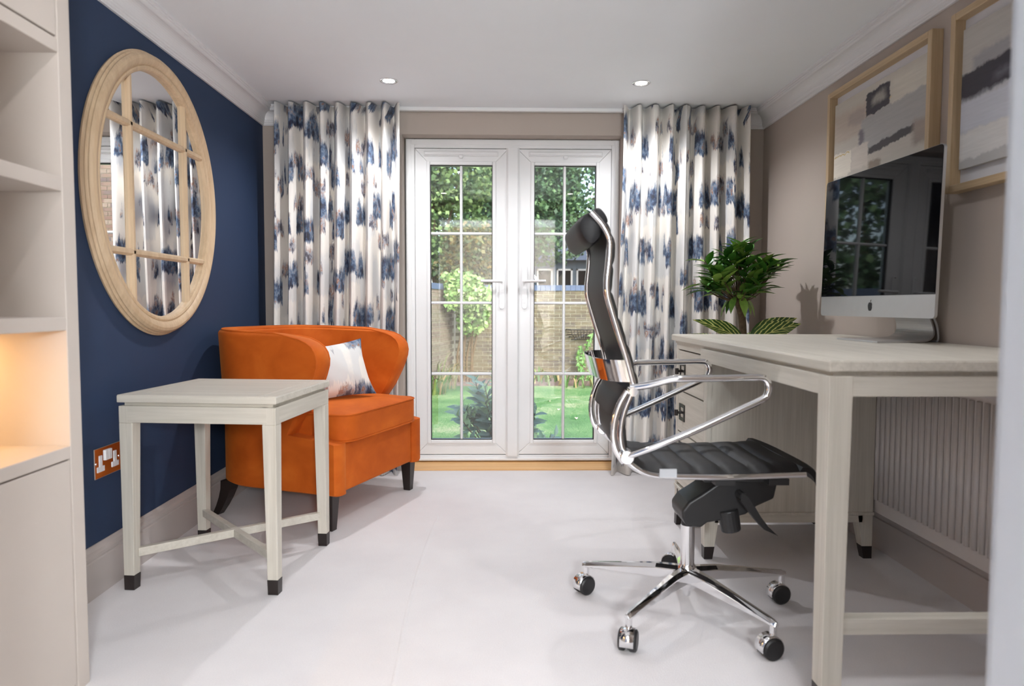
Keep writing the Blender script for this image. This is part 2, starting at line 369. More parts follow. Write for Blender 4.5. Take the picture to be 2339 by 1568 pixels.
# ================================================================== FRENCH DOORS
fr = sroot('door_1')
YD = 4.267
f = MB(); x0, x1, z1 = -.563, .737, 2.005
for a, b in (((x0,YD,.036),(-.51,YD+.075,z1)), ((.688,YD,.036),(x1,YD+.075,z1)), ((-.51,YD,1.951),(.688,YD+.075,z1)), ((-.51,YD,.036),(.688,YD+.075,.070))): f.box(a, b)
f.build('door_frame', M['white'], fr, bevel=.004)
f = MB()
for a, b in (((x0+.006,YD-.004,.04),(-.53,YD+.01,z1-.004)), ((.708,YD-.004,.04),(x1-.006,YD+.01,z1-.004)), ((-.53,YD-.004,1.972),(.708,YD+.01,z1-.004)), ((-.555,YD-.012,.037),(.73,YD+.01,.052))): f.box(a, b)
f.build('frame_lip', M['white'], fr, bevel=.003)
def leaf(x0, x1, gx0, gx1, bx, hx, side, dn):
    d = sroot(dn); Y0, Y1 = YD+.002, YD+.066; z0, z1, gz0, gz1 = .074, 1.948, .165, 1.850
    # mitred sash of four rails, bead around the glass
    def rail(pts, nm):
        mb = MB(); mb.prism(pts, lambda a,b,t_: (a, t_, b), Y0, Y1); mb.build(nm, M['white'], d, bevel=.003)
    g = .0006
    rail([(x0,z0+g),(gx0,gz0),(gx0,gz1),(x0,z1-g)], 'stile'); rail([(x1,z0+g),(x1,z1-g),(gx1,gz1),(gx1,gz0)], 'stile')
    rail([(x0+g,z0),(x1-g,z0),(gx1,gz0),(gx0,gz0)], 'rail'); rail([(x0+g,z1),(gx0,gz1),(gx1,gz1),(x1-g,z1)], 'rail')
    b = MB(); e = .022
    for p, q in (((gx0-e,Y0-.007,gz0-e),(gx0,Y0+.02,gz1+e)), ((gx1,Y0-.007,gz0-e),(gx1+e,Y0+.02,gz1+e)), ((gx0,Y0-.007,gz1),(gx1,Y0+.02,gz1+e)), ((gx0,Y0-.007,gz0-e),(gx1,Y0+.02,gz0))): b.box(p, q)
    b.build('glazing_bead', M['white'], d, bevel=.005)
    k = MB(); e = .004
    for p, q in (((gx0,Y0+.004,gz0),(gx0+e,Y0+.03,gz1)), ((gx1-e,Y0+.004,gz0),(gx1,Y0+.03,gz1)), ((gx0,Y0+.004,gz1-e),(gx1,Y0+.03,gz1)), ((gx0,Y0+.004,gz0),(gx1,Y0+.03,gz0+e))): k.box(p, q)
    k.build('gasket', M['black'], d)
    rows = [gz0, .575, 1.014, 1.438, gz1]; w_ = .0085
    v = MB(); v.prism([(bx-w_,Y0+.016),(bx-.004,Y0+.008),(bx+.004,Y0+.008),(bx+w_,Y0+.016),(bx+w_,Y0+.036),(bx-w_,Y0+.036)], lambda a,b_,t_: (a,b_,t_), gz0, gz1)
    v.build('glazing_bar', M['white'], d)
    for z in rows[1:-1]:
        h = MB(); h.prism([(z-w_,Y0+.016),(z-.004,Y0+.007),(z+.004,Y0+.007),(z+w_,Y0+.016),(z+w_,Y0+.036),(z-w_,Y0+.036)], lambda a,b_,t_: (t_,b_,a), gx0, gx1)
        h.build('glazing_bar', M['white'], d)
    cols = [gx0, bx, gx1]
    for r in range(4):
        for c in range(2):
            MB().box((cols[c], Y0+.024, rows[r]), (cols[c+1], Y0+.028, rows[r+1])).build('pane', M['glass'], d)
    # trickle vent
    vx0, vx1 = (gx0-.037, gx1+.036) if side < 0 else (gx0-.035, gx1+.038)
    vt = MB().box((vx0, Y0-.012, 1.903), (vx1, Y0+.001, 1.930)).box((vx0+.006, Y0-.020, 1.908), (vx1-.006, Y0-.010, 1.926))
    tv = vt.build('trickle_vent', M['white'], d, bevel=.003)
    MB().box(((vx0+vx1)/2-.012, Y0-.024, 1.888), ((vx0+vx1)/2+.012, Y0-.012, 1.905)).build('vent_tab', M['white'], tv, bevel=.003)
    # lever handle on a long plate
    hp = MB(); hp.prism([(hx+.018*math.cos(a), 1.229+.018*math.sin(a)) for a in [k*math.pi/8 for k in range(9)]] + [(hx+.018*math.cos(a), .993+.018*math.sin(a)) for a in [math.pi+k*math.pi/8 for k in range(9)]], lambda a,b_,t_: (a,t_,b_), Y0-.010, Y0+.001)
    ho = hp.build('handle', M['white'], d, bevel=.003)
    lv = MB(); lv.cyl((hx, Y0-.008, 1.146), (hx, Y0-.042, 1.146), .011)
    s_ = side
    lv.tube(smoothpath([(hx-.004*s_, Y0-.042, 1.146), (hx+.03*s_, Y0-.046, 1.146), (hx+.075*s_, Y0-.048, 1.147), (hx+.128*s_, Y0-.046, 1.147)], 5), .0085, 10, up=(0,0,1))
    lv.build('lever', M['white'], ho, smooth=True)
    kh = MB().lathe([(.0,-.0135),(.0085,-.0135),(.0085,0)], (hx, Y0, 1.040), 14, 'y')
    kh.box((hx-.005, Y0-.013, 1.016), (hx+.005, Y0, 1.036)); kh.build('key_cylinder', M['chrome'], ho)
    for z in (1.236, .988): MB().lathe([(.004,-.0125),(.004,0)], (hx, Y0, z), 10, 'y').build('screw', M['chromesoft'], ho)
    # hinges
    return d
leaf(-.5085, .0595, -.417, -.038, -.229, .020, -1, 'door_2')
leaf(.1135, .6865, .217, .594, .403, .159, 1, 'door_3')
mu = MB(); mu.prism([(.046,YD+.004),(.046,YD-.004),(.058,YD-.016),(.115,YD-.016),(.127,YD-.004),(.127,YD+.004)], lambda a,b,t_: (a,b,t_), .066, 1.951)
mu.box((.06, YD+.004, .072), (.113, YD+.066, 1.95)); mu.build('astragal', M['white'], fr)

# ================================================================== CURTAINS
def curtain(name, top, bot, waves, mat, label, seed, yb=4.060, amp=.052, zb=.004):
    rnd = random.Random(seed)
    n = waves*20; rows = 26; mb = MB(); uv = []
    ph = [rnd.uniform(-.07,.07) for _ in range(waves+2)]; am = [rnd.uniform(.85,1.12) for _ in range(waves+2)]
    for j in range(rows+1):
        v = j/rows; z = zb+(2.146-zb)*(1-v)
        s = 0; px = py = None
        for i in range(n+1):
            q = i/n; wv = q*waves
            k = int(min(wv, waves-1)); loc = wv+ph[k]*math.sin(math.pi*(wv-k))
            c = math.cos(2*math.pi*loc)
            sn = abs(math.sin(math.pi*loc)); shape = 1-2*sn**2.6
            e = v**1.5
            x = (top[0]+(top[1]-top[0])*q)*(1-e)+(bot[0]+(bot[1]-bot[0])*q)*e
            y = yb-amp*am[k]*shape*(1-.10*v) + .006*math.sin(3*v+q*9+seed)
            if j == 0: y = yb+(y-yb)*.95
            if px is not None: s += math.hypot(x-px, y-py)
            px, py = x, y
            mb.v.append((x, y, z)); uv.append((s, z))
    for j in range(rows):
        for i in range(n):
            a = j*(n+1)+i; mb.f.append((a, a+1, a+n+2, a+n+1))
    mb.uv = uv
    o = mb.build(name, mat, smooth=True, solid=.003)
    return tag(o, label, 'curtain')
curtain('curtain', (-1.268,-.562), (-1.312,-.592), 8, M['curtainL'], 'blue paint-drip patterned curtain hanging behind the orange armchair', 3)
curtain('curtain', (.716,1.442), (.660,1.484), 8, M['curtainR'], 'blue paint-drip patterned curtain hanging behind the leafy plant and desk', 8)
ct = MB().box((-1.2465, 4.118, 2.134), (1.4205, 4.150, ZC)); 
tag(ct.build('curtain_track', M['white'], bevel=.003), 'long white curtain track fixed along the ceiling above the french doors', 'curtain track')

# ================================================================== DOWNLIGHTS
def downlight(x, y, label, watt, z=ZC, grp=None, beam=150, blend=.7):
    t_ = thing('downlight', label, 'ceiling light', (x, y, z), 0, grp)
    MB().lathe([(.030,-.001),(.033,-.004),(.044,-.005),(.047,-.003),(.047,.001),(.030,.001)], (x,y,z), 32, caps=False).build('bezel', M['chrome'], t_, smooth=True)
    MB().lathe([(.0,-.0025),(.030,-.0025),(.030,.0)], (x,y,z), 24).build('lens', M['lamp'], t_)
    L = bpy.data.lights.new('downlight_lamp', 'SPOT'); L.energy = watt; L.spot_size = R_(beam); L.spot_blend = blend; L.shadow_soft_size = .03; L.color = (.96, .97, 1)
    lo = bpy.data.objects.new('downlight_lamp', L); COL.objects.link(lo); lo.location = (x, y, z-.012); lo.parent = t_; lo.matrix_parent_inverse = fullmat(t_).inverted()
    return t_
downlight(-.567, 3.652, 'chrome recessed ceiling downlight above the orange armchair', DOWN_W)
downlight(.739, 3.652, 'chrome recessed ceiling downlight above the desk drawers and plant', DOWN_W)
downlight(-.567, 1.35, 'chrome recessed ceiling downlight beside the built-in bookcase', DOWN_W*.4)
downlight(.739, 1.35, 'chrome recessed ceiling downlight near the doorway by the framed pictures', DOWN_W*.6)
# added frontal fill, out of view: globe lamp on a console table in the hall
ht = thing('added_console_table', 'narrow limed wood console table added in the hall to carry the fill lamp', 'table', (.40, -1.05, 0))
MB().box((-.20,-1.20,.90), (.80,-.90,.93)).build('table_top', M['ash_x'], ht, bevel=.003)
for x in (-.17,.73):
    for y in (-1.17,-.97): MB().box((x,y,0), (x+.04,y+.04,.90)).build('leg', M['ash_z'], ht)
gl_ = thing('added_fill_lamp', 'white globe lamp added on the hall console table as frontal fill light', 'lamp', (.40, -1.05, .93))
MB().lathe([(.07,0),(.07,.015),(.02,.03),(.015,.26),(.03,.29)], (.40,-1.05,.93), 24).build('fill_lamp_base', M['chromesoft'], gl_, smooth=True)
MB().lathe([(.001,-.13)]+[(.13*math.sin(math.pi*k/12), -.13*math.cos(math.pi*k/12)) for k in range(1,12)]+[(.001,.13)], (.40,-1.05,1.335), 24).build('globe', emis('fill_globe_glow', (.90,.96,1,1), FILL_W), gl_, smooth=True)

# ================================================================== BUILT-IN BOOKCASE
bx0, bx1, by0, by1 = XL, -1.082, YF+.001, 1.810
bk = thing('built_in_bookcase', 'cream built-in bookcase with open shelves, one lit by warm light, over a cupboard', 'bookcase', ((bx0+bx1)/2, (by0+by1)/2, 0))
U = M['unit']
MB().box((bx0, by1-.050, 0), (bx1, by1, ZC-.002)).build('side_panel', U, bk, bevel=.002)
MB().box((bx0, by0, 0), (bx1, by0+.05, ZC-.002)).build('side_panel', U, bk, bevel=.002)
MB().box((bx0+.001, by0+.05, .05), (bx0+.016, by1-.05, ZC-.002)).build('back_panel', U, bk)
for z0, z1 in ((.610,.642), (.934,.968), (1.279,1.315), (1.617,1.651)):
    MB().box((bx0+.016, by0+.05, z0), (bx1-.0005, by1-.050, z1)).build('shelf', U, bk, bevel=.002)
for z0, z1, nm in ((.024,.606,'cupboard_door'), (1.656,ZC-.02,'cupboard_door')):
    ym = (by0+by1)/2
    for y0, y1 in ((by0+.053, ym-.002), (ym+.002, by1-.054)):
        MB().box((bx1-.020, y0, z0), (bx1-.001, y1, z1)).build(nm, U, bk, bevel=.002)
MB().box((bx0+.016, by0+.05, 0), (bx1-.03, by1-.05, .022)).build('plinth', U, bk)
MB().box((bx0+.03, by0+.07, .926), (bx0+.045, by1-.07, .934)).build('led_strip', M['led'], bk)
L = bpy.data.lights.new('shelf_lamp', 'AREA'); L.shape = 'RECTANGLE'; L.size = .012; L.size_y = .8; L.energy = SHELF_W; L.color = (1, .62, .24)
lo = bpy.data.objects.new('shelf_lamp', L); COL.objects.link(lo); lo.location = (bx0+.05, (by0+by1)/2, .922); lo.parent = bk; lo.matrix_parent_inverse = fullmat(bk).inverted()

# ================================================================== OVAL MIRROR
my, mz, ma, mbb = 2.858, 1.432, .517, .555     # centre and half axes of the outer rim on the wall
def oval(k, n=96):
    """frame profile swept round an ellipse; k = list of (inset, proud)"""
    mb = MB(); n2 = len(k)
    for i in range(n):
        a = 2*math.pi*i/n
        nx, nz = math.cos(a)/ma, math.sin(a)/mbb; l = math.hypot(nx, nz); nx /= l; nz /= l
        for ins, pr in k: mb.v.append((XL+pr, my+ma*math.cos(a)-nx*ins, mz+mbb*math.sin(a)-nz*ins))
    for i in range(n):
        for j in range(n2):
            mb.f.append((i*n2+j, i*n2+(j+1)%n2, ((i+1)%n)*n2+(j+1)%n2, ((i+1)%n)*n2+j))
    return mb
mi = thing('wall_mirror', 'large oval mirror in a pale wooden window-style frame on the navy wall', 'mirror', (XL, my, mz-mbb))
oval([(0,.001),(-.003,.009),(.002,.012),(.004,.016),(.003,.021),(.008,.024),(.010,.027),(.009,.032),(.017,.041),(.028,.045),(.038,.044),(.048,.039),(.052,.035),(.054,.032),(.056,.035),(.062,.037),(.070,.034),(.074,.028),(.074,.001)]).build('frame', M['mirrorwood'], mi, smooth=True, angle=24)
g = MB(); n = 96; ia, ib = ma-.070, mbb-.070
g.add([(XL+.014, my+ia*math.cos(2*math.pi*i/n), mz+ib*math.sin(2*math.pi*i/n)) for i in range(n)]+[(XL+.003, my+ia*math.cos(2*math.pi*i/n), mz+ib*math.sin(2*math.pi*i/n)) for i in range(n)], [tuple(range(n))]+[(i,(i+1)%n,n+(i+1)%n,n+i) for i in range(n)])
g.build('mirror_glass', M['mirror'], mi)
ia, ib = ma-.066, mbb-.066
def bar(horizontal, c):
    if horizontal:
        h = ia*math.sqrt(max(0, 1-((c-mz)/ib)**2))
        mb = MB(); mb.prism([(-.013,.014),(-.013,.022),(-.006,.030),(.006,.030),(.013,.022),(.013,.014)], lambda a,b,t_: (XL+b, t_, c+a), my-h, my+h)
    else:
        h = ib*math.sqrt(max(0, 1-((c-my)/ia)**2))
        mb = MB(); mb.prism([(-.013,.014),(-.013,.022),(-.006,.030),(.006,.030),(.013,.022),(.013,.014)], lambda a,b,t_: (XL+b, c+a, t_), mz-h, mz+h)
    mb.build('glazing_bar', M['mirrorwood'], mi)
bar(False, my-.2245); bar(False, my+.2245); bar(True, mz-.237); bar(True, mz+.237)

# ================================================================== SOCKET
so = thing('wall_socket', 'chrome double plug socket with white switches on the navy wall', 'socket', (XL, 2.453, .40))
sy0, sy1, sz0, sz1 = 2.372, 2.534, .397, .503
MB().box((XL, sy0, sz0), (XL+.008, sy1, sz1)).build('face_plate', M['chrome'], so, bevel=.002)
X1 = XL+.008
for c in (sy0+.036, sy1-.036):
    mb = MB(); mb.box((X1-.002, c-.008, sz0+.040), (X1+.002, c+.008, sz1-.028)); mb.box((X1-.002, c-.021, sz0+.022), (X1+.002, c+.021, sz0+.040)); mb.build('plug_insert', M['socketwhite'], so)
MB().box((X1-.002, (sy0+sy1)/2-.020, sz0+.056), (X1+.005, (sy0+sy1)/2-.001, sz1-.014)).build('switch', M['socketwhite'], so, bevel=.001)
MB().box((X1-.002, (sy0+sy1)/2+.001, sz0+.056), (X1+.005, (sy0+sy1)/2+.020, sz1-.014)).build('switch', M['socketwhite'], so, bevel=.001)
for c in (sy0+.010, sy1-.010): MB().lathe([(.004,.0),(.004,.002)], (X1, c, (sz0+sz1)/2), 10, 'x').build('screw', M['chromesoft'], so)

# ================================================================== SIDE TABLE
TC = (-1.008, 2.640); TR = R_(-5.5); th_, tw, td = .688, .566, .538
ta = thing('side_table', 'square limed wood side table with black feet and crossed stretchers', 'side table', (TC[0], TC[1], 0), TR)
B = dict(world=False)
tp = MB().box((-tw/2,-td/2,th_-.026), (tw/2,td/2,th_-.001))
tp.build('table_top', M['ash_x'], ta, bevel=.003, **B)
# inlaid centre panel bordered by a fine groove
MB().box((-tw/2+.062,-td/2+.062,th_-.003), (tw/2-.062,td/2-.062,th_+.0008)).build('top_panel', M['ash_x'], ta, bevel=.0015, **B)
for a, b in (((-tw/2+.002,-td/2+.002,th_-.003),(-tw/2+.0595,td/2-.002,th_+.0008)), ((tw/2-.0595,-td/2+.002,th_-.003),(tw/2-.002,td/2-.002,th_+.0008))):
    MB().box(a, b).build('top_border', M['ash_y'], ta, bevel=.001, **B)
for a, b in (((-tw/2+.060,-td/2+.002,th_-.003),(tw/2-.060,-td/2+.0595,th_+.0008)), ((-tw/2+.060,td/2-.0595,th_-.003),(tw/2-.060,td/2-.002,th_+.0008))):
    MB().box(a, b).build('top_border', M['ash_x'], ta, bevel=.001, **B)
MB().box((-tw/2+.018,-td/2+.018,th_-.040), (tw/2-.018,td/2-.018,th_-.025)).build('neck', M['ash_x'], ta, **B)
aw, ad, az1, az0 = tw/2-.004, td/2-.004, th_-.038, th_-.096
MB().box((-aw+.03,-ad,az0),(aw-.03,-ad+.022,az1)).build('apron', M['ash_x'], ta, bevel=.002, **B)
MB().box((-aw+.03,ad-.022,az0),(aw-.03,ad,az1)).build('apron', M['ash_x'], ta, bevel=.002, **B)
MB().box((-aw,-ad+.03,az0),(-aw+.022,ad-.03,az1)).build('apron', M['ash_y'], ta, bevel=.002, **B)
MB().box((aw-.022,-ad+.03,az0),(aw,ad-.03,az1)).build('apron', M['ash_y'], ta, bevel=.002, **B)
def taper_leg(cx, cy, sx, sy, z1, wt, wb_, zt, par, mat, out=.0, name='leg'):
    """outer corner at (cx,cy); tapers on the inner faces; out = inward drift of the foot"""
    q = lambda w_, z, d: [(cx-sx*d,cy-sy*d,z),(cx-sx*(d+w_),cy-sy*d,z),(cx-sx*(d+w_),cy-sy*(d+w_),z),(cx-sx*d,cy-sy*(d+w_),z)]
    wk = wb_+(wt-wb_)*(zt/(z1-.06)); dk = out*(1-zt/z1)
    mb = MB(); mb.hexa(q(wk,zt,dk), q(wt,z1-.06,out*.06)); mb.hexa(q(wt,z1-.06,out*.06), q(wt,z1,0)); l = mb.build(name, mat, par, bevel=.002, **B)
    f_ = MB(); f_.hexa(q(wb_,0,out), q(wk+.0015,zt,dk-.0005)); f_.build('foot', M['darkfoot'], l, bevel=.001, **B)
    return l
for sx in (-1,1):
    for sy in (-1,1): taper_leg(sx*aw, sy*ad, sx, sy, az1, .048, .036, .052, ta, M['ash_z'], .002)
for i, s in enumerate((1,-1)):
    p = Vector((-aw+.035, s*(-ad+.035), .112)); q = Vector((aw-.035, s*(ad-.035), .112)); d = (q-p).normalized(); nrm = Vector((-d.y,d.x,0))*.012
    zz = .030
    segs = [(p,q)] if i == 0 else [(p,(p+q)/2-d*.012),((p+q)/2+d*.012,q)]
    mb = MB()
    for a, b in segs: mb.hexa([a-nrm,b-nrm,b+nrm,a+nrm], [v+Vector((0,0,zz)) for v in (a-nrm,b-nrm,b+nrm,a+nrm)])
    mb.build('stretcher', M['ash_x'], ta, bevel=.002, **B)

# ================================================================== ARMCHAIR
# local frame: +x faces forward, y across (negative = side towards the table)
AC = thing('armchair', 'orange velvet tub armchair with winged back and dark wooden legs', 'armchair', (-.895, 3.490, 0), R_(-20.5))
V = M['velvet']; AW, AF, AB = .405, .345, -.405    # half width, front, back
def wfront(z):
    pts = [(.16,0.0),(.405,0.0),(.425,.245),(.50,.205),(.58,.150),(.68,.100),(.74,.080),(.77,.077),(.80,.084),(.825,.100),(.845,.128),(.860,.165),(.868,.205),(.877,.25),(.884,.29),(.888,.33)]
    for (a, b), (c, d) in zip(pts, pts[1:]):
        if z <= c: return b+(d-b)*(z-a)/(c-a)
    return pts[-1][1]
def ushape(z, inset, n=56):
    """open horseshoe at height z from near front, round the back, to far front"""
    flare = .018*max(0, (z-.45)/.4); hw = AW-inset+flare; fz = AF-wfront(z)-inset*.0
    bk_ = AB+inset-.012*max(0,(z-.45)/.4); rc = max(.05, .30-inset)
    P = [(fz,-hw)]
    for k in range(1, 9): P.append((fz+(bk_+rc-fz)*k/8, -hw))
    for k in range(1, 13):
        a = k/12*math.pi/2; P.append((bk_+rc-rc*math.sin(a), -hw+rc-rc*math.cos(a)))
    for k in range(1, 4): P.append((bk_, (-hw+rc)*(1-k/3)))
    P = P+[(x,-y) for x, y in P][::-1][1:]
    # resample evenly
    L_ = [0]
    for a, b in zip(P, P[1:]): L_.append(L_[-1]+math.hypot(b[0]-a[0], b[1]-a[1]))
    out = []; j = 0
    for i in range(n):
        s = L_[-1]*i/(n-1)
        while j < len(L_)-2 and L_[j+1] < s: j += 1
        tt = (s-L_[j])/max(1e-9, L_[j+1]-L_[j]); out.append((P[j][0]+(P[j+1][0]-P[j][0])*tt, P[j][1]+(P[j+1][1]-P[j][1])*tt))
    return out
TH = .088; N = 88
shell = MB(); rings = []
def topz(i):   # back is a little higher than the wings
    s = abs(i/(N-1)-.5)*2; return 1.0-.022*max(0, s-.4)
ZO = [.164,.172,.30,.395,.412,.421,.427,.44,.47,.50,.54,.58,.62,.66,.70,.74,.77,.80,.825,.845,.860,.868]
NO = len(ZO)
for k, z in enumerate(ZO): rings.append([(x,y,z*topz(i)) for i,(x,y) in enumerate(ushape(z,.012 if k == 0 else 0,N))])
for ins, z in ((.006,.877),(.018,.884),(.034,.888),(.050,.888),(.066,.884),(.078,.877)): rings.append([(x,y,z*topz(i)) for i,(x,y) in enumerate(ushape(z,ins,N))])
NT_ = 6
for z in ZO[::-1]: rings.append([(x,y,z*topz(i)) for i,(x,y) in enumerate(ushape(z,TH+(.012*math.sin((z-.4)*5) if z > .43 else 0),N))])
for r in rings: shell.v += r
nr = len(rings)
for j in range(nr):
    j2 = (j+1) % nr
    for i in range(N-1): shell.f.append((j*N+i, j*N+i+1, j2*N+i+1, j2*N+i))
# rounded front edges of posts and wings
for e in (0, N-1):
    prev = None
    for j in range(NO):
        po, pi = Vector(rings[j][e]), Vector(rings[nr-1-j][e]); row = [j*N+e]
        for q in (.12,.3,.5,.7,.88):
            row.append(len(shell.v)); p = po.lerp(pi, q)+Vector((.016*(1-abs(2*q-1)**3.5),0,0)); shell.v.append(tuple(p))
        row.append((nr-1-j)*N+e)
        if prev:
            for k in range(6): shell.f.append((prev[k],prev[k+1],row[k+1],row[k]))
        prev = row
    top = [(NO+k)*N+e for k in range(NT_)]
    shell.f += [(prev[0],prev[1],top[0]), (prev[1],prev[2],top[1],top[0]), (prev[2],prev[3],top[3],top[2],top[1]), (prev[3],prev[4],top[4],top[3]), (prev[4],prev[5],top[5],top[4]), (prev[5],prev[6],top[5])]
shell.build('tub_back', V, AC, smooth=True, **B)
fr_ = MB().box((AF-.10,-AW+.088,.165),(AF-.004,AW-.088,.385)); fr_.build('front_rail', V, AC, bevel=.012, seg=3, smooth=True, **B)
MB().box((AB+.16,-AW+.10,.168),(AF-.09,AW-.10,.36)).build('seat_base', V, AC, **B)
# loose seat cushion, crowned top, with piping
cu = MB(); nx, ny = 16, 18; cx0, cx1, cy_ = AB+.095, AF+.030, AW-.066
def cpt(i, j, top):
    u, v = i/nx*2-1, j/ny*2-1; x = cx0+(cx1-cx0)*i/nx; y = -cy_+2*cy_*j/ny
    r = .07; ex = max(0, abs(u)*(cx1-cx0)/2-((cx1-cx0)/2-r)); ey = max(0, abs(v)*cy_-(cy_-r)); d = math.hypot(ex, ey)
    if d > r and d > 0:
        s = (r/d); x -= math.copysign(ex*(1-s), u); y -= math.copysign(ey*(1-s), v)
    cr_ = (1-u**4)*(1-v**4)
    return (x, y, (.512+.030*cr_) if top else .388)
idx = {}
for tpp in (1, 0):
    for i in range(nx+1):
        for j in range(ny+1): idx[i,j,tpp] = len(cu.v); cu.v.append(cpt(i,j,tpp))
for tpp in (1, 0):
    for i in range(nx):
        for j in range(ny): cu.f.append((idx[i,j,tpp],idx[i+1,j,tpp],idx[i+1,j+1,tpp],idx[i,j+1,tpp]))
per = [(i,0) for i in range(nx)]+[(nx,j) for j in range(ny)]+[(i,ny) for i in range(nx,0,-1)]+[(0,j) for j in range(ny,0,-1)]
for a, b in zip(per, per[1:]+per[:1]): cu.f.append((idx[a+(1,)],idx[b+(1,)],idx[b+(0,)],idx[a+(0,)]))
cush = cu.build('seat_cushion', V, AC, smooth=True, bevel=.012, seg=3, angle=50, **B)
for tz, nm in ((1,'piping'),(0,'piping')):
    MB().tube([Vector(cpt(a[0],a[1],tz))+Vector((0,0,-.002 if tz else .004)) for a in per], .0042, 6, closed=True).build(nm, V, cush, smooth=True, **B)
# piping along the outer top edge and the wings
j0 = 9
for ro, ri in ((NO+1, lambda j: j), (NO+NT_-1, lambda j: nr-1-j)):
    pth = [Vector(rings[ri(j)][0])+Vector((.004,0,0)) for j in range(j0,NO)]+[Vector(p)+Vector((0,0,.001)) for p in rings[ro][1:-1]]+[Vector(rings[ri(j)][N-1])+Vector((.004,0,0)) for j in range(NO-1,j0-1,-1)]
    MB().tube(pth, .0042, 6).build('piping', V, AC, smooth=True, **B)
for sy in (-1,1):
    a = MB(); y = sy*(AW-.042); x = AF-.048
    a.hexa([(x-.018,y-.018,0),(x+.020,y-.018,0),(x+.020,y+.018,0),(x-.018,y+.018,0)],[(x-.030,y-.030,.168),(x+.030,y-.030,.168),(x+.030,y+.030,.168),(x-.030,y+.030,.168)])
    a.build('leg', M['darkfoot'], AC, bevel=.002, **B)
    a = MB(); x = AB+.125; y = sy*(AW-.075)
    for k in range(4):
        t0, t1 = k/4, (k+1)/4; f_ = lambda q: (x-.075*(1-q)**1.6, .018+.012*q, .17*q)
        (xa,ra,za),(xb,rb,zb_) = f_(t0), f_(t1)
        a.hexa([(xa-ra,y-ra,za),(xa+ra,y-ra,za),(xa+ra,y+ra,za),(xa-ra,y+ra,za)],[(xb-rb,y-rb,zb_),(xb+rb,y-rb,zb_),(xb+rb,y+rb,zb_),(xb-rb,y+rb,zb_)])
    a.build('leg', M['darkfoot'], AC, **B)

# cushion standing on the seat
pw, ph_, pt = .225, .150, .075
pl = MB(); npx, npz = 22, 16; uvp = []
for side in (1,-1):
    for i in range(npx+1):
        for j in range(npz+1):
            u, v = i/npx*2-1, j/npz*2-1
            th2 = pt*max(0,(1-u*u))**.55*max(0,(1-v*v))**.55
            pin = 1-.10*(1-v*v)*abs(u)**3; pin2 = 1-.13*(1-u*u)*abs(v)**3
            wr = .004*math.sin(9*u+3*v)*math.sin(5*v+1)
            pl.v.append((side*(th2+wr*(1-u*u)*(1-v*v)), u*pw*pin, v*ph_*pin2)); uvp.append((u*pw, v*ph_))
for s_ in (0,1):
    o0 = s_*(npx+1)*(npz+1)
    for i in range(npx):
        for j in range(npz):
            a = o0+i*(npz+1)+j; pl.f.append((a,a+npz+1,a+npz+2,a+1))
pl.uv = uvp
po = pl.build('scatter_cushion', M['pillowfab'], smooth=True)
po.location = (-.835, 3.40, .672); po.rotation_euler = Euler((R_(5), R_(-22), R_(-52)), 'XYZ')
tag(po, 'white and blue paint-drip scatter cushion propped on the orange armchair', 'cushion')

# ================================================================== DESK
dx0, dx1, dy0, dy1, dz = .788, 1.572, 1.630, 3.143, .871
dk = thing('desk', 'limed wood writing desk with a drawer pedestal and black-tipped legs', 'desk', ((dx0+dx1)/2, (dy0+dy1)/2, 0))
MB().box((dx0,dy0,dz-.027),(dx1,dy1,dz-.002)).build('desk_top', M['ash_y'], dk, bevel=.003)
bw_ = .05
MB().box((dx0+bw_+.001,dy0+bw_+.001,dz-.004),(dx1-bw_-.001,dy1-bw_-.001,dz)).build('top_panel', M['ash_y'], dk, bevel=.0012)
MB().box((dx0+.002,dy0+.002,dz-.004),(dx0+bw_-.0005,dy1-.002,dz)).build('top_border', M['ash_y'], dk, bevel=.0012)
MB().box((dx1-bw_+.0005,dy0+.002,dz-.004),(dx1-.002,dy1-.002,dz)).build('top_border', M['ash_y'], dk, bevel=.0012)
MB().box((dx0+bw_+.0005,dy0+.002,dz-.004),(dx1-bw_-.0005,dy0+bw_-.0005,dz)).build('top_border', M['ash_x'], dk, bevel=.0012)
MB().box((dx0+bw_+.0005,dy1-bw_+.0005,dz-.004),(dx1-bw_-.0005,dy1-.002,dz)).build('top_border', M['ash_x'], dk, bevel=.0012)
MB().box((dx0+.016,dy0+.016,dz-.039),(dx1-.016,dy1-.016,dz-.026)).build('neck', M['ash_y'], dk)
zA1, zA0 = dz-.038, dz-.088
MB().box((dx0+.004,dy0+.058,zA0),(dx0+.026,2.70,zA1)).build('apron', M['ash_y'], dk, bevel=.002)
MB().box((1.444,dy0+.058,zA0),(1.466,2.70,zA1)).build('apron', M['ash_y'], dk, bevel=.002)
MB().box((dx0+.057,dy0+.004,zA0),(1.468-.057,dy0+.026,zA1)).build('apron', M['ash_x'], dk, bevel=.002)
def dleg(x, sx):
    q = lambda w_, z: [(x,dy0+.002,z),(x+sx*w_,dy0+.002,z),(x+sx*w_,dy0+.002+w_*1.05,z),(x,dy0+.002+w_*1.05,z)][::(1 if sx > 0 else -1)]
    mb = MB(); mb.hexa(q(.050,.060), q(.058,zA1)); l = mb.build('leg', M['ash_z'], dk, bevel=.002)
    f_ = MB(); f_.hexa(q(.046,0), q(.0515,.060)); f_.build('foot', M['darkfoot'], l, bevel=.001)
LX1 = 1.468                                   # rear legs clear the radiator
dleg(dx0+.002, 1); dleg(LX1, -1)
MB().box((dx0+.050,dy0+.016,.192),(1.468-.05,dy0+.054,.232)).build('foot_rail', M['ash_x'], dk, bevel=.002)
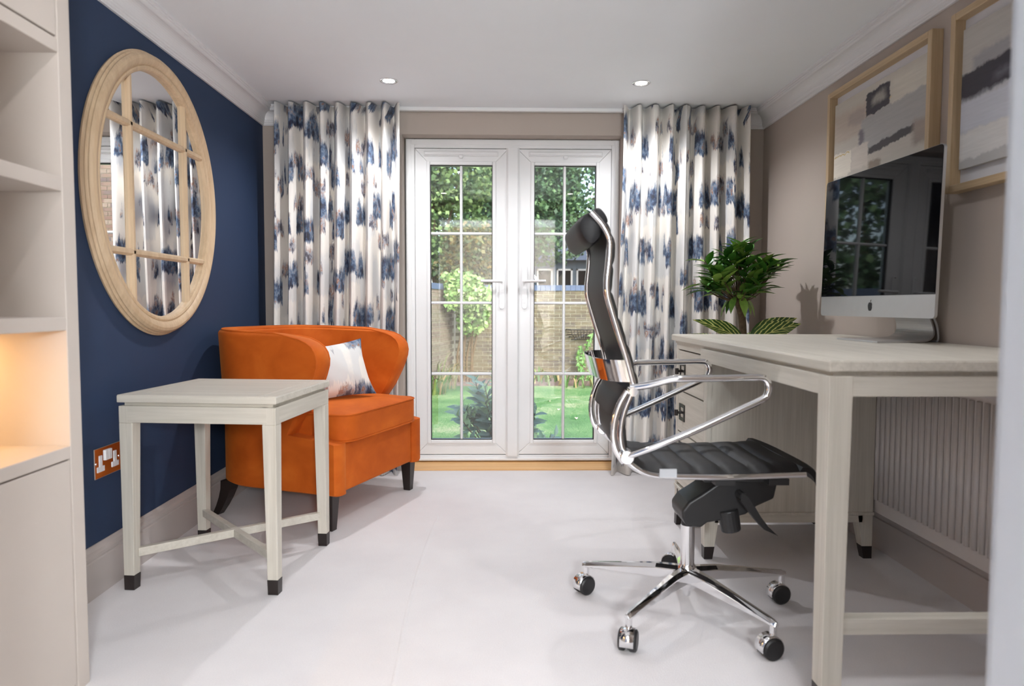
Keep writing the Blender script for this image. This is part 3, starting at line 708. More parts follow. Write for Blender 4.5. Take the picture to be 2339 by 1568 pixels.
# pedestal: carcass, four drawers facing the room, rail and legs below
px0, px1, py0, py1 = .812, 1.480, 2.672, 3.138; pz0, pz1 = .186, zA1
MB().box((px0+.02,py0,pz0),(px1,py0+.018,pz1)).build('side_panel', M['ash_z'], dk)
MB().box((px0+.02,py1-.018,pz0),(px1,py1,pz1)).build('side_panel', M['ash_z'], dk)
MB().box((px1-.015,py0+.018,pz0),(px1,py1-.018,pz1)).build('back_panel', M['ash_z'], dk)
MB().box((px0+.03,py0+.018,pz0),(px1-.015,py1-.018,pz0+.018)).build('bottom_panel', M['ash_x'], dk)
MB().box((px0,py0,pz0),(px0+.022,py0+.042,pz1)).build('stile', M['ash_z'], dk, bevel=.001)
MB().box((px0,py1-.030,pz0),(px0+.022,py1,pz1)).build('stile', M['ash_z'], dk, bevel=.001)
MB().box((px0,py0+.042,.806),(px0+.022,py1-.030,pz1)).build('top_rail', M['ash_y'], dk)
MB().box((px0+.024,py0+.043,pz0+.01),(px0+.027,py1-.031,.806)).build('carcass_front', M['black'], dk)
MB().box((px0-.004,py0-.006,pz0-.012),(px1+.004,py1+.004,pz0+.002)).build('plinth_moulding', M['ash_y'], dk, bevel=.003)
for z0, z1 in ((.624,.800), (.440,.617), (.202,.433)):
    dr = MB().box((px0+.001,py0+.045,z0),(px0+.021,py1-.033,z1)).build('drawer', M['ash_y'], dk, bevel=.0012)
    zc_, yc = (z0+z1)/2+(0 if z1-z0 < .2 else .04), 3.030
    h = MB(); e, hw, hh = .014, .043, .037      # open rectangular iron backplate with a T-bar pull
    for a, b in (((-hw,-hh),(-hw+e,hh)), ((hw-e,-hh),(hw,hh)), ((-hw+e,hh-e),(hw-e,hh)), ((-hw+e,-hh),(hw-e,-hh+e)), ((-hw+e,-.005),(hw-e,.005))):
        h.box((px0-.003,yc+a[0],zc_+a[1]),(px0+.002,yc+b[0],zc_+b[1]))
    hp_ = h.build('handle', M['iron'], dr)
    k = MB(); k.cyl((px0-.002,yc,zc_),(px0-.026,yc,zc_),.006); k.cyl((px0-.026,yc,zc_-.013),(px0-.026,yc,zc_+.013),.008); k.build('knob', M['iron'], hp_)
# stand of the pedestal
for a, b, mt in (((px0,py0+.04,.146),(px0+.022,py1-.04,pz0-.012),'ash_y'), ((px0+.04,py0,.146),(px1-.04,py0+.022,pz0-.012),'ash_x'), ((px0+.04,py1-.022,.146),(px1-.04,py1,pz0-.012),'ash_x'), ((px1-.022,py0+.04,.146),(px1,py1-.04,pz0-.012),'ash_y')):
    MB().box(a, b).build('stand_rail', M[mt], dk)
for cx, sx in ((px0,-1),(px1,1)):
    for cy2, s2 in ((py0,-1),(py1,1)):
        q = lambda w_, z: [(cx,cy2,z),(cx-sx*w_,cy2,z),(cx-sx*w_,cy2-s2*w_,z),(cx,cy2-s2*w_,z)][::(1 if sx*s2 > 0 else -1)]
        mb = MB(); mb.hexa(q(.040,.050), q(.058,pz0-.012)); l = mb.build('leg', M['ash_z'], dk)
        f_ = MB(); f_.hexa(q(.033,0), q(.041,.050)); f_.build('foot', M['darkfoot'], l)

# ================================================================== COMPUTER
IM = thing('desktop_computer', 'slim silver all-in-one computer with a black screen standing on the desk', 'computer', (1.388, 2.571, dz), .036)
tilt = R_(1.4); SX = .0
def scr(x, y, z): # screen coordinates -> local (tilted back about the chin)
    zz = z-.089; return (x*math.cos(tilt)+zz*math.sin(tilt), y, .089+zz*math.cos(tilt)-x*math.sin(tilt))
def rrect(y0, y1, z0, z1, r, n=6):
    P = []
    for (cy_, cz_, a0) in ((y1-r,z0+r,-90),(y1-r,z1-r,0),(y0+r,z1-r,90),(y0+r,z0+r,180)):
        for k in range(n+1):
            a = R_(a0+90*k/n); P.append((cy_+r*math.cos(a), cz_+r*math.sin(a)))
    return P
hw, z0, z1, zc_ = .366, .089, .648, .168
MB().prism(rrect(-hw,hw,z0,z1,.014), lambda a,b,t_: scr(t_,a,b), 0, .010).build('case', M['alu'], IM, **B)
# bulged back
bb = MB(); n_ = 12; rg = []
for k, (s, xo) in enumerate(((.97,.010),(.90,.020),(.75,.032),(.5,.042),(.2,.046))):
    rg.append([scr(xo, a*s, (z0+z1)/2+(b-(z0+z1)/2)*s) for a, b in rrect(-hw,hw,z0,z1,.02)])
for r in rg: bb.v += r
nn = len(rg[0])
for j in range(len(rg)-1):
    for i in range(nn): bb.f.append((j*nn+i, j*nn+(i+1)%nn, (j+1)*nn+(i+1)%nn, (j+1)*nn+i))
bb.f.append(tuple((len(rg)-1)*nn+i for i in range(nn))); bb.build('back_shell', M['alu'], IM, smooth=True, **B)
pz = rrect(-hw+.001,hw-.001,zc_,z1-.001,.013); pz = [(a, max(b, zc_)) for a, b in pz]
MB().prism([(-hw+.001,zc_),(hw-.001,zc_)]+[p for p in rrect(-hw+.001,hw-.001,zc_,z1-.001,.013)[7:21]], lambda a,b,t_: scr(t_,a,b), -.0015, .001).build('screen', M['blackgloss'], IM, **B)
# fruit emblem on the chin (seen from -x: +y is to the left)
em = MB(); c0 = (z0+zc_)/2-.001; sc = .0165; Pp = []
for k in range(40):
    a = 2*math.pi*k/40; r = 1-.10*math.cos(2*a)*.6
    yy = math.cos(a)*.92*r; zz = math.sin(a)*r*1.0
    if zz > 0: zz -= .20*math.exp(-(yy/.22)**2)
    else: zz += .14*math.exp(-(yy/.2)**2); yy *= .93
    d = math.hypot(yy-1.18, zz-.12)           # bite on the right-hand side
    if d < .48 : yy = 1.18+(yy-1.18)/d*.48; zz = .12+(zz-.12)/d*.48
    Pp.append((-yy*sc, c0+zz*sc))
em.prism(Pp, lambda a,b,t_: scr(t_,a,b), -.0006, .001)
em.prism([(-(.02)*sc,c0+1.0*sc),(-.16*sc,c0+1.08*sc),(-.36*sc,c0+1.34*sc),(-.40*sc,c0+1.58*sc),(-.22*sc,c0+1.48*sc),(-.05*sc,c0+1.26*sc)], lambda a,b,t_: scr(t_,a,b), -.0006, .001)
em.build('emblem', M['black'], IM, **B)
# bent aluminium stand: foot plate curving up into the neck
prof = [(-.075,.003),(.02,.0035),(.095,.005),(.135,.010),(.158,.028),(.162,.055),(.150,.095),(.120,.150),(.085,.210),(.052,.265)]
pr = smoothpath([(x,0,z) for x, z in prof], 4); st = MB(); fy = -.045
wid = lambda k: .135-.040*min(1, k/len(pr)*1.3)
for k, p in enumerate(pr):
    q = pr[min(k+1,len(pr)-1)]-pr[max(k-1,0)]; nrm = Vector((-q.z,0,q.x)).normalized()*.0035; cyy = fy*(1-k/len(pr)); w_ = wid(k)
    st.v += [(p.x-nrm.x,cyy-w_,max(.0002,p.z-nrm.z)),(p.x-nrm.x,cyy+w_,max(.0002,p.z-nrm.z)),(p.x+nrm.x,cyy+w_,p.z+nrm.z),(p.x+nrm.x,cyy-w_,p.z+nrm.z)]
for k in range(len(pr)-1):
    for i in range(4): st.f.append((k*4+i,k*4+(i+1)%4,(k+1)*4+(i+1)%4,(k+1)*4+i))
st.f += [(3,2,1,0), tuple(4*(len(pr)-1)+i for i in range(4))]
st.build('stand', M['alu'], IM, smooth=False, bevel=.001, **B)
MB().tube([Vector((p.x,p.y,max(p.z,.0034))) for p in smoothpath([(.105,-.07,.16),(.150,-.10,.13),(.168,-.132,.07),(.171,-.142,.025),(.172,-.138,.006),(.173,-.125,.0034),(.174,-.10,.0034)], 6)], .0035, 8).build('power_cable', M['whitepaint'], IM, smooth=True, **B)

# ================================================================== FRAMED PICTURES
def painting(name, base, patches, seed):
    t = NT(name); c = t.new('ShaderNodeUVMap'); sx = t.new('ShaderNodeSeparateXYZ'); t.l.new(c.outputs[0], sx.inputs[0]); u, v = sx.outputs[0], sx.outputs[1]
    wu = t.math('MULTIPLY_ADD', t.noise(t.comb(t.math('MULTIPLY_ADD',u,6.,seed), t.math('MULTIPLY',v,30.)), 1., 4), .05, t.math('ADD', u, -.025))
    wv = t.math('MULTIPLY_ADD', t.noise(t.comb(t.math('MULTIPLY_ADD',u,16.,seed+9), t.math('MULTIPLY',v,9.)), 1., 5, .6), .09, t.math('ADD', v, -.045))
    br = t.noise(t.comb(t.math('MULTIPLY_ADD',u,5.,seed+3), t.math('MULTIPLY',v,40.)), 1., 5, .65)
    col = t.mix(br, base, tuple(x*.82 for x in base[:3])+(1,))
    for (u0,u1,v0,v1,sl,cc,soft) in patches:
        vv = t.math('SUBTRACT', wv, t.math('MULTIPLY', u, sl))
        def st(x, e, k): return t.math('MULTIPLY', t.math('SUBTRACT', x, e), k, clamp=True)
        k = 1/soft
        a = t.math('MULTIPLY', st(wu,u0,k), t.math('SUBTRACT', 1., st(wu,u1,k)))
        b = t.math('MULTIPLY', st(vv,v0,k), t.math('SUBTRACT', 1., st(vv,v1,k)))
        m_ = t.math('MULTIPLY', a, b)
        cc2 = t.mix(br, cc, tuple(min(1, x*1.35+.01) for x in cc[:3])+(1,))
        col = t.mix(m_, col, cc2)
    return t.done(col, .6)
M['art1'] = painting('abstract_painting', lin(206,199,188), [
    (-.1,.5,.58,.86,0,lin(178,166,154),.05), (.16,.36,.70,.82,0,lin(160,148,140),.04), (.62,1.1,.60,.96,-.05,lin(196,190,178),.08), (.33,1.1,.40,.70,.05,lin(160,158,156),.02),
    (.385,.66,.735,.745,.08,lin(190,160,70),.01), (.385,.645,.70,.905,.06,lin(58,55,62),.012), (.44,.58,.76,.84,.06,lin(150,145,138),.05),
    (.40,.90,.335,.40,.09,lin(66,62,64),.014), (.30,.36,.47,.62,0,lin(110,104,110),.03), (-.1,.22,.27,.50,0,lin(218,211,198),.012), (.22,.42,.28,.50,0,lin(196,188,178),.02), (.86,1.1,.28,.48,0,lin(150,138,128),.05),
    (.42,.56,.05,.30,0,lin(140,126,112),.03), (-.1,.21,-.1,.20,0,lin(78,72,78),.015), (.20,.56,-.02,.085,.08,lin(86,74,72),.015), (.6,.7,.12,.135,.05,lin(190,165,90),.01), (.0,.2,.465,.475,.1,lin(188,160,80),.008)], 3.)
M['art2'] = painting('abstract_painting_b', lin(196,194,192), [
    (-.1,1.1,.62,1.1,0,lin(176,172,166),.08), (.06,.30,.66,.76,.05,lin(150,148,150),.03), (-.1,1.1,.46,.66,.10,lin(54,51,60),.02), (.45,1.1,.62,.64,.10,lin(190,160,70),.02), (.2,.5,.50,.55,.1,lin(96,94,104),.05), (.4,.9,.45,.475,.10,lin(72,70,78),.01),
    (-.1,1.1,.22,.46,0,lin(190,192,200),.06), (-.1,.75,.05,.24,.05,lin(206,203,200),.02)], 21.)
def picture(y0, y1, z0, z1, art, label):
    d = .044; p = thing('framed_picture', label, 'picture', (XR, (y0+y1)/2, z0)); fw = .024
    for a, b, mt in (((XR-d,y0,z0),(XR-.001,y0+fw,z1),'oakframe_z'), ((XR-d,y1-fw,z0),(XR-.001,y1,z1),'oakframe_z'), ((XR-d,y0+fw,z0),(XR-.001,y1-fw,z0+fw),'oakframe_y'), ((XR-d,y0+fw,z1-fw),(XR-.001,y1-fw,z1),'oakframe_y')):
        MB().box(a, b).build('frame_rail', M[mt], p, bevel=.0015)
    MB().box((XR-.008,y0+fw,z0+fw),(XR-.002,y1-fw,z1-fw)).build('mount', M['paper'], p)
    m_ = .050; a0, a1, b0, b1 = y0+fw+m_*.5, y1-fw-m_*.35, z0+fw+m_, z1-fw-m_*.8
    q = MB().box((XR-.026,a0,b0),(XR-.008,a1,b1)); q.uv = [((a1-v[1])/(a1-a0), (v[2]-b0)/(b1-b0)) for v in q.v]
    q.build('canvas', art, p)
    return p
picture(2.487, 3.268, 1.386, 1.985, M['art1'], 'pale oak framed abstract painting in cream, grey and black above the computer')
picture(1.600, 2.384, 1.386, 1.985, M['art2'], 'pale oak framed abstract painting with one broad black band on grey')

# ================================================================== RADIATOR
ra = thing('radiator', 'white ribbed panel radiator on the wall under the desk', 'radiator', (1.52, 2.0, .187))
ry0, ry1, rz0, rz1 = 1.25, 2.70, .187, .735
MB().box((1.490,ry0,rz0),(1.500,ry1,rz1)).build('panel', M['radi'], ra, bevel=.002)
MB().box((1.500,ry0+.005,rz1-.02),(1.556,ry1-.005,rz1+.004)).build('top_grille', M['radi'], ra)
for y in (ry0+.2, ry1-.2): MB().box((1.500,y-.02,.25),(XR-.003,y+.02,.6)).build('wall_bracket', M['radi'], ra)
rib = MB(); hN = 6
prof = [(.0105*math.cos(math.pi*k/hN), .010*math.sin(math.pi*k/hN)) for k in range(hN+1)]
rib.prism(prof, lambda a,b,t_: (1.490-b, a, t_), .238, .705)
rme = rib.mesh('rib'); rme.materials.append(M['radi'])
for p in rme.polygons: p.use_smooth = len(p.vertices) == 4
y = 2.666
while y > ry0+.03:
    place('rib', rme, ra, Matrix.Translation((0,y,0))); y -= .0352

# ================================================================== OFFICE CHAIR
OC = thing('office_chair', 'high-backed black leather swivel chair with chrome frame at the desk', 'chair', (.618, 2.215, 0))
CY, HWF = 2.225, .222                 # centre line and half width between the side frames
back_p = [(.265,1.268),(.295,1.235),(.317,1.194),(.319,1.155),(.316,1.114),(.312,1.069),(.315,1.027),(.330,.975),(.347,.921),(.367,.862),(.382,.810),(.393,.763),(.384,.735),(.370,.700),(.360,.662),(.357,.627),(.361,.587),(.374,.554),(.399,.527),(.442,.506),(.502,.500),(.658,.497),(.787,.500),(.905,.504)]
fine = smoothpath([(x,0,z) for x, z in back_p], 4)
for s in (-1,1):
    MB().tube([(p.x, CY+s*HWF, p.z) for p in fine], .0098, 10, ry=.0098, up=(1,0,0)).build('side_frame', M['chrome'], OC, smooth=True)
# leather sling: ribbed pad in front of / above the frames, over the whole profile
def offs(i, d):
    q = fine[min(i+1,len(fine)-1)]-fine[max(i-1,0)]; n = Vector((q.z,0,-q.x)).normalized()
    return n*d      # towards the sitter
sl = MB(); cum = [0]
for a, b in zip(fine, fine[1:]): cum.append(cum[-1]+(b-a).length)
NS = 110; NW = 10; tot = cum[-1]; path = []
def at(s):
    j = 0
    while j < len(cum)-2 and cum[j+1] < s: j += 1
    t_ = (s-cum[j])/max(1e-9, cum[j+1]-cum[j]); p = fine[j].lerp(fine[j+1], t_)
    q = fine[min(j+2,len(fine)-1)]-fine[max(j-1,0)]; n = Vector((-q.z,0,q.x)).normalized()
    if n.x < -.3 : n = -n
    return p, n
for i in range(NS+1):
    s = tot*i/NS; p, n = at(s)
    if n.z < -.2: n = -n
    path.append((s,p,n))
PER = .082
rings_ = []
for side in (1,0):
    for s, p, n in path:
        ph = (s % PER)/PER; ribh = .009*(1-abs(2*ph-1)**5)
        row = []
        for k in range(NW+1):
            w_ = k/NW*2-1; edge = 1-abs(w_)**6
            d = (.010+(.012+ribh)*edge) if side else (.002)
            sag = .010*(1-w_*w_)*(1 if s > tot*.62 else .6)
            q = p+n*(d-sag); row.append((q.x, CY+w_*(HWF+.004), q.z))
        rings_.append(row)
for r in rings_: sl.v += r
W1 = NW+1; half = NS+1
for side in (0,1):
    for i in range(NS):
        for k in range(NW):
            a = (side*half+i)*W1+k; sl.f.append((a,a+1,a+W1+1,a+W1))
for i in range(NS):
    for k in (0,NW):
        a = i*W1+k; b = (half+i)*W1+k; sl.f.append((a,a+W1,b+W1,b))
for i in (0,NS):
    for k in range(NW): a = i*W1+k; b = (half+i)*W1+k; sl.f.append((a,a+1,b+1,b))
sl.build('leather_sling', M['leather'], OC, smooth=True)
# front lip of the seat that drops over the frame ends
lp = MB(); P = smoothpath([(.890,CY,.522),(.925,CY,.520),(.955,CY,.503),(.968,CY,.478)], 5)
lp.v = []; m_ = len(P)
for o_ in (.010,-.006):
    for p in P:
        for k in range(NW+1):
            w_ = k/NW*2-1; lp.v.append((p.x+o_*.6-.03*w_**4*((p.x-.89)/.08), CY+w_*(HWF+.004), p.z+o_*.8-.004))
for side in (0,1):
    for i in range(m_-1):
        for k in range(NW): a = (side*m_+i)*W1+k; lp.f.append((a,a+1,a+W1+1,a+W1))
for i in range(m_-1):
    for k in (0,NW): a = i*W1+k; b = (m_+i)*W1+k; lp.f.append((a,a+W1,b+W1,b))
for i in (0,m_-1):
    for k in range(NW): a = i*W1+k; b = (m_+i)*W1+k; lp.f.append((a,a+1,b+1,b))
lp.build('seat_lip', M['leather'], OC, smooth=True)
# headrest pad folded over the top and hanging behind
hd = MB(); prof_h = [(.262,1.283),(.285,1.292),(.306,1.272),(.316,1.246),(.300,1.232),(.292,1.205),(.285,1.185),(.262,1.166),(.238,1.176),(.219,1.205),(.212,1.238),(.226,1.262),(.246,1.274)]
ph2 = smoothpath([(x,0,z) for x, z in prof_h], 3, closed=True); nh = len(ph2); cxh = sum(p.x for p in ph2)/nh; czh = sum(p.z for p in ph2)/nh
ws = [-1,-.97,-.88,-.6,-.2,.2,.6,.88,.97,1]
for w_ in ws:
    k = .55 if abs(w_) == 1 else (.86 if abs(w_) > .95 else (.97 if abs(w_) > .8 else 1.0))
    for p in ph2: hd.v.append((.010+cxh+(p.x-cxh)*k*.88, CY+w_*(HWF-.006), czh+(p.z-czh)*k*.9))
for i in range(len(ws)-1):
    for j in range(nh): hd.f.append((i*nh+j, i*nh+(j+1)%nh, (i+1)*nh+(j+1)%nh, (i+1)*nh+j))
hd.f += [tuple(range(nh)), tuple((len(ws)-1)*nh+j for j in range(nh))]
hd.build('headrest', M['leather'], OC, smooth=True)
# curved chrome brace across the back
br = MB(); nb_ = 48
for i in range(nb_+1):
    a = i/nb_*math.pi; y = CY-(HWF+.006)*math.cos(a); bow = .092*math.sin(a)**.55
    for z in (.778,.842):
        x = (.374 if z > .8 else .390)-bow; br.v += [(x,y,z),(x+.004,y,z)]
for i in range(nb_):
    a = i*4; b = a+4; br.f += [(a,b,b+2,a+2),(a+1,a+3,b+3,b+1),(a,a+1,b+1,b),(a+2,b+2,b+3,a+3)]
br.f += [(0,2,3,1),(nb_*4,nb_*4+1,nb_*4+3,nb_*4+2)]
br.build('back_brace', M['chrome'], OC)
# second, straighter chrome bars linking brace and seat at the rear
for s in (-1,1):
    MB().tube(smoothpath([(.374,CY+s*(HWF+.014),.752),(.352,CY+s*(HWF+.016),.715),(.336,CY+s*(HWF+.016),.665),(.334,CY+s*(HWF+.016),.620),(.343,CY+s*(HWF+.016),.580),(.366,CY+s*(HWF+.016),.545)],5), .0105, 10, ry=.007, up=(1,0,0)).build('rear_bar', M['chrome'], OC, smooth=True)
# armrests: closed loops of chrome tube
arm = [(.381,.764),(.400,.766),(.436,.774),(.488,.790),(.521,.793),(.640,.795),(.750,.797),(.776,.791),(.786,.772),(.782,.750),(.764,.733),(.680,.697),(.560,.645),(.450,.598),(.385,.569),(.368,.560)]
for s in (-1,1):
    yy = [0,.006,.02,.034,.038,.040,.040,.040,.040,.040,.040,.040,.038,.030,.012,.0]
    pts = smoothpath([(x if x < .6 else .6+(x-.6)*.905, CY+s*(HWF+.016+yy[i]), z) for i, (x, z) in enumerate(arm)], 4)
    ar = MB().tube(pts, .0105, 10).build('armrest', M['chrome'], OC, smooth=True)
    MB().cyl((.372, CY+s*(HWF-.012), .562), (.372, CY+s*(HWF+.034), .562), .021, 20).build('clamp', M['chrome'], ar, bevel=.003, smooth=True)
    MB().cyl((.388, CY+s*(HWF-.012), .752), (.388, CY+s*(HWF+.030), .752), .013, 16).build('clamp', M['chrome'], ar, smooth=True)
MB().box((.470, CY-HWF-.016, .500), (.520, CY-HWF-.010, .524)).build('care_tag', M['whitepaint'], OC)
# mechanism under the seat
for s in (-1,1): MB().box((.62,CY+s*.16-.014,.468),(.86,CY+s*.16+.014,.486)).build('cross_bar', M['black'], OC, bevel=.003)
MB().box((.64,CY-HWF+.005,.470),(.70,CY+HWF-.005,.489)).build('cross_bar', M['black'], OC); MB().box((.80,CY-HWF+.005,.470),(.86,CY+HWF-.005,.489)).build('cross_bar', M['black'], OC)
mc = MB(); poly = [(.580,.352),(.582,.328),(.594,.305),(.641,.297),(.662,.314),(.712,.321),(.783,.340),(.818,.366),(.872,.390),(.882,.440),(.878,.478),(.700,.478),(.690,.440),(.640,.405),(.600,.380)]
mc.prism(poly, lambda a,b,t_: (a,t_,b), 2.145, 2.285); mc.build('tilt_mechanism', M['black'], OC, bevel=.008, seg=3)
MB().cyl((.728,2.16,.355),(.742,2.16,.285),.034,20,.031).build('tension_knob', M['black'], OC, bevel=.004)
lv = MB(); lv.prism([(.750,.425),(.775,.408),(.812,.348),(.835,.318),(.868,.286),(.862,.290),(.822,.308),(.796,.336),(.748,.398)], lambda a,b,t_: (a,t_,b), 2.095, 2.125); lv.build('lever', M['black'], OC, bevel=.004)
MB().cyl((.758,2.10,.41),(.758,2.16,.41),.012).build('lever_axle', M['black'], OC)
# gas column and five-star base
cx, cyy = .618, 2.215
MB().lathe([(.021,.285),(.021,.300),(.017,.300),(.017,.315)], (cx,cyy,0), 24).build('column_collar', M['black'], OC)
MB().lathe([(.0225,.120),(.0225,.288)], (cx,cyy,0), 28).build('gas_column', M['chromesoft'], OC, smooth=True, bevel=.001)
MB().lathe([(.022,.075),(.030,.083),(.034,.100),(.034,.140),(.028,.152),(.024,.158)], (cx,cyy,0), 28).build('hub', M['chrome'], OC, smooth=True)
MB().lathe([(.010,.052),(.012,.056),(.012,.078)], (cx,cyy,0), 14).build('hub_cap', M['chromesoft'], OC)
WR = .0315
for k in range(5):
    a = R_(10.5+72*k); d = Vector((math.cos(a), math.sin(a), 0)); n = Vector((-d.y, d.x, 0)); c = Vector((cx,cyy,0))
    sp2 = MB(); prof2 = [(.020,.150,.106,.026),(.10,.146,.104,.021),(.20,.132,.100,.0165),(.30,.117,.096,.0135),(.345,.110,.093,.0125),(.358,.105,.093,.009)]
    for r, zt, zb2, hw2 in prof2:
        for oy, z in ((-hw2,zb2),(hw2,zb2),(hw2,zt-.010),(hw2*.35,zt),(-hw2*.35,zt),(-hw2,zt-.010)): sp2.v.append(tuple(c+d*r+n*oy+Vector((0,0,z))))
    for i in range(len(prof2)-1):
        for j in range(6): sp2.f.append((i*6+j,i*6+(j+1)%6,(i+1)*6+(j+1)%6,(i+1)*6+j))
    sp2.f += [tuple(range(6))[::-1], tuple((len(prof2)-1)*6+j for j in range(6))]
    so_ = sp2.build('base_spoke', M['chrome'], OC, bevel=.002)
    w0 = c+d*.345
    MB().cyl(w0+Vector((0,0,.100)), w0+Vector((0,0,.060)), .0105, 14).build('caster_stem', M['chrome'], so_, smooth=True)
    ca = R_([186,150,212,250,192][k]); e = Vector((math.cos(ca), math.sin(ca), 0)); wc = w0+e*.010+Vector((0,0,WR)); ax = Vector((-e.y,e.x,0))
    wm = MB()
    for s in (-1,1): wm.tube([wc+ax*s*.007, wc+ax*s*.010, wc+ax*s*.023, wc+ax*s*.027], [WR-.003,WR,WR,WR-.005], 22)
    wm.build('caster_wheel', M['black'], so_, smooth=True, angle=30)
    hood = MB(); nn_ = 12
    for i in range(nn_+1):
        t_ = R_(-15)+R_(200)*i/nn_; rr_ = WR+.0025
        for s in (-1,1): hood.v.append(tuple(wc+(-e)*math.cos(t_)*rr_*(-1)+Vector((0,0,math.sin(t_)*rr_))+ax*s*.020))
    for i in range(nn_): hood.f.append((i*2,i*2+1,i*2+3,i*2+2))
    hood.build('caster_hood', M['chrome'], so_, smooth=True, solid=.003)

# ================================================================== POTTED TREE BEHIND THE DESK
def leafmat(name, c1, c2, c3, rough=.4):
    t = NT(name); c = t.new('ShaderNodeObjectInfo'); co = t.coord('Object', (8,8,8))
    r = t.math('ADD', t.math('MULTIPLY', c.outputs['Random'], .7), t.math('MULTIPLY', t.noise(co, 6, 3), .3))
    return t.done(t.ramp(r, [(.1, c1), (.5, c2), (.9, c3)]), rough, Subsurface_Weight=0.0)
def leafmesh(name, L, W, mat, curl=.18, fold=.25, segs=5):
    mb = MB(); vs_ = []
    for i in range(segs+1):
        t_ = i/segs; w_ = W*math.sin(math.pi*min(1,t_**.85*1.0))*(1-.15*t_) if 0 < i < segs else .0008
        x = L*t_; z = -curl*L*t_*t_
        vs_ += [(x,-w_,z+fold*w_),(x,0,z),(x,w_,z+fold*w_)]
    fs = []
    for i in range(segs):
        a = i*3; fs += [(a,a+3,a+4,a+1),(a+1,a+4,a+5,a+2)]
    mb.add(vs_, fs); me = bpy.data.meshes.new(name); me.from_pydata(mb.v, [], mb.f); me.materials.append(mat)
    for p in me.polygons: p.use_smooth = True
    uvl = me.uv_layers.new(name='UVMap')
    for lp_ in me.loops:
        v = me.vertices[lp_.vertex_index].co; uvl.data[lp_.index].uv = (v.x/L, v.y/W*.5+.5)
    return me
def orient(p, d, up, s=1.):
    d = Vector(d).normalized(); up = Vector(up); z = (up-d*up.dot(d)); z = z.normalized() if z.length > 1e-4 else Vector((1,0,0)); y = z.cross(d)
    m_ = Matrix.Identity(4)
    for i in range(3): m_[i][0], m_[i][1], m_[i][2] = d[i]*s, y[i]*s, z[i]*s
    m_.translation = Vector(p); return m_
M['bark'] = plain('brown_bark', lin(96,80,58), .8, var=.3, scale=60, bump=.4)
M['bay'] = leafmat('bay_leaf', lin(38,82,28), lin(70,126,44), lin(150,184,84))
t = NT('striped_leaf'); c = t.new('ShaderNodeUVMap'); sx = t.new('ShaderNodeSeparateXYZ'); t.l.new(c.outputs[0], sx.inputs[0])
vv = t.math('ABSOLUTE', t.math('SUBTRACT', sx.outputs[1], .5)); ph0 = t.math('ADD', t.math('MULTIPLY', sx.outputs[0], 6.), t.math('MULTIPLY', vv, -7.))
wv = t.math('FRACT', t.math('ADD', ph0, t.math('MULTIPLY', t.noise(t.comb(sx.outputs[0], vv), 7., 2), .9)))
st_ = t.math('MULTIPLY', t.math('SUBTRACT', t.math('ABSOLUTE', t.math('SUBTRACT', wv, .5)), .30), 9., clamp=True)
mid = t.math('SUBTRACT', 1., t.math('MULTIPLY', vv, 30.), clamp=True)
M['striped'] = t.done(t.mix(t.math('MAXIMUM', st_, mid), lin(58,92,34), lin(214,216,130)), .4)
M['pot'] = plain('grey_planter', lin(120,116,112), .6)
PT = thing('potted_tree', 'leafy green bay tree with striped leaves at its foot standing behind the desk', 'plant', (1.245, 3.50, 0))
mb = MB(); mb.hexa([(1.135,3.39,0),(1.355,3.39,0),(1.355,3.61,0),(1.135,3.61,0)], [(1.105,3.36,.78),(1.385,3.36,.78),(1.385,3.64,.78),(1.105,3.64,.78)]); mb.build('planter', M['pot'], PT, bevel=.008)
MB().box((1.125,3.38,.77),(1.365,3.62,.79)).build('soil', M['bark'], PT)
tr = smoothpath([(1.247,3.50,.76),(1.243,3.50,.86),(1.236,3.50,.94),(1.222,3.50,1.0),(1.215,3.50,1.03)], 5)
MB().tube(tr, [.019]*len(tr), 10).build('trunk', M['bark'], PT, smooth=True)
bl = leafmesh('leaf', .108, .0225, M['bay'], .22, .35)
rnd = random.Random(21)
lobes = [((1.12,3.48,1.18),(.135,.13,.12)), ((1.22,3.52,1.23),(.12,.13,.115)), ((1.40,3.50,1.17),(.105,.12,.095)), ((1.05,3.50,1.11),(.07,.08,.08)), ((1.22,3.45,1.10),(.17,.10,.07))]
tips = []
for (c, r) in lobes:
    c = Vector(c)
    for k in range(7):
        d = Vector((rnd.uniform(-1,1), rnd.uniform(-1,1), rnd.uniform(-.5,1))).normalized()
        tip = c+Vector((d.x*r[0]*.75, d.y*r[1]*.75, d.z*r[2]*.85)); tips.append((tip, c))
for tip, c in tips:
    b0 = Vector((1.217,3.50,1.015)); mid_ = b0.lerp(tip,.5)+Vector((0,0,-.012)); P = smoothpath([b0,mid_,tip], 4)
    MB().tube(P, [.0045-.0028*i/(len(P)-1) for i in range(len(P))], 5).build('branch', M['bark'], PT, smooth=True)
nl = 0
for tip, c in tips:
    ax = (tip-Vector((1.217,3.50,1.015))).normalized()
    for k in range(8):
        a = k*2.4+rnd.uniform(-.4,.4); sd = Vector((math.cos(a), math.sin(a), rnd.uniform(-.25,.55)))
        d = (ax*.55+sd*.8+Vector((0,0,-.10 if k < 2 else .12))).normalized(); p = tip-ax*.018*k*.8
        q = p+d*.12
        if q.x > XR-.02 or q.y > 3.96: continue
        place('leaf', bl, PT, orient(p, d, (0,0,1), rnd.uniform(.72,1.15))); nl += 1
for k in range(7):   # a few drooping leaves under the crown
    a = k*.9+.3; p = Vector((1.215+.03*math.cos(a), 3.50+.03*math.sin(a), 1.05)); d = Vector((math.cos(a)*.6, math.sin(a)*.6, -.75))
    place('leaf', bl, PT, orient(p, d, (math.cos(a),math.sin(a),1), rnd.uniform(.9,1.2)))
sl_ = leafmesh('striped_leaf', .26, .052, M['striped'], .30, .30, 10)
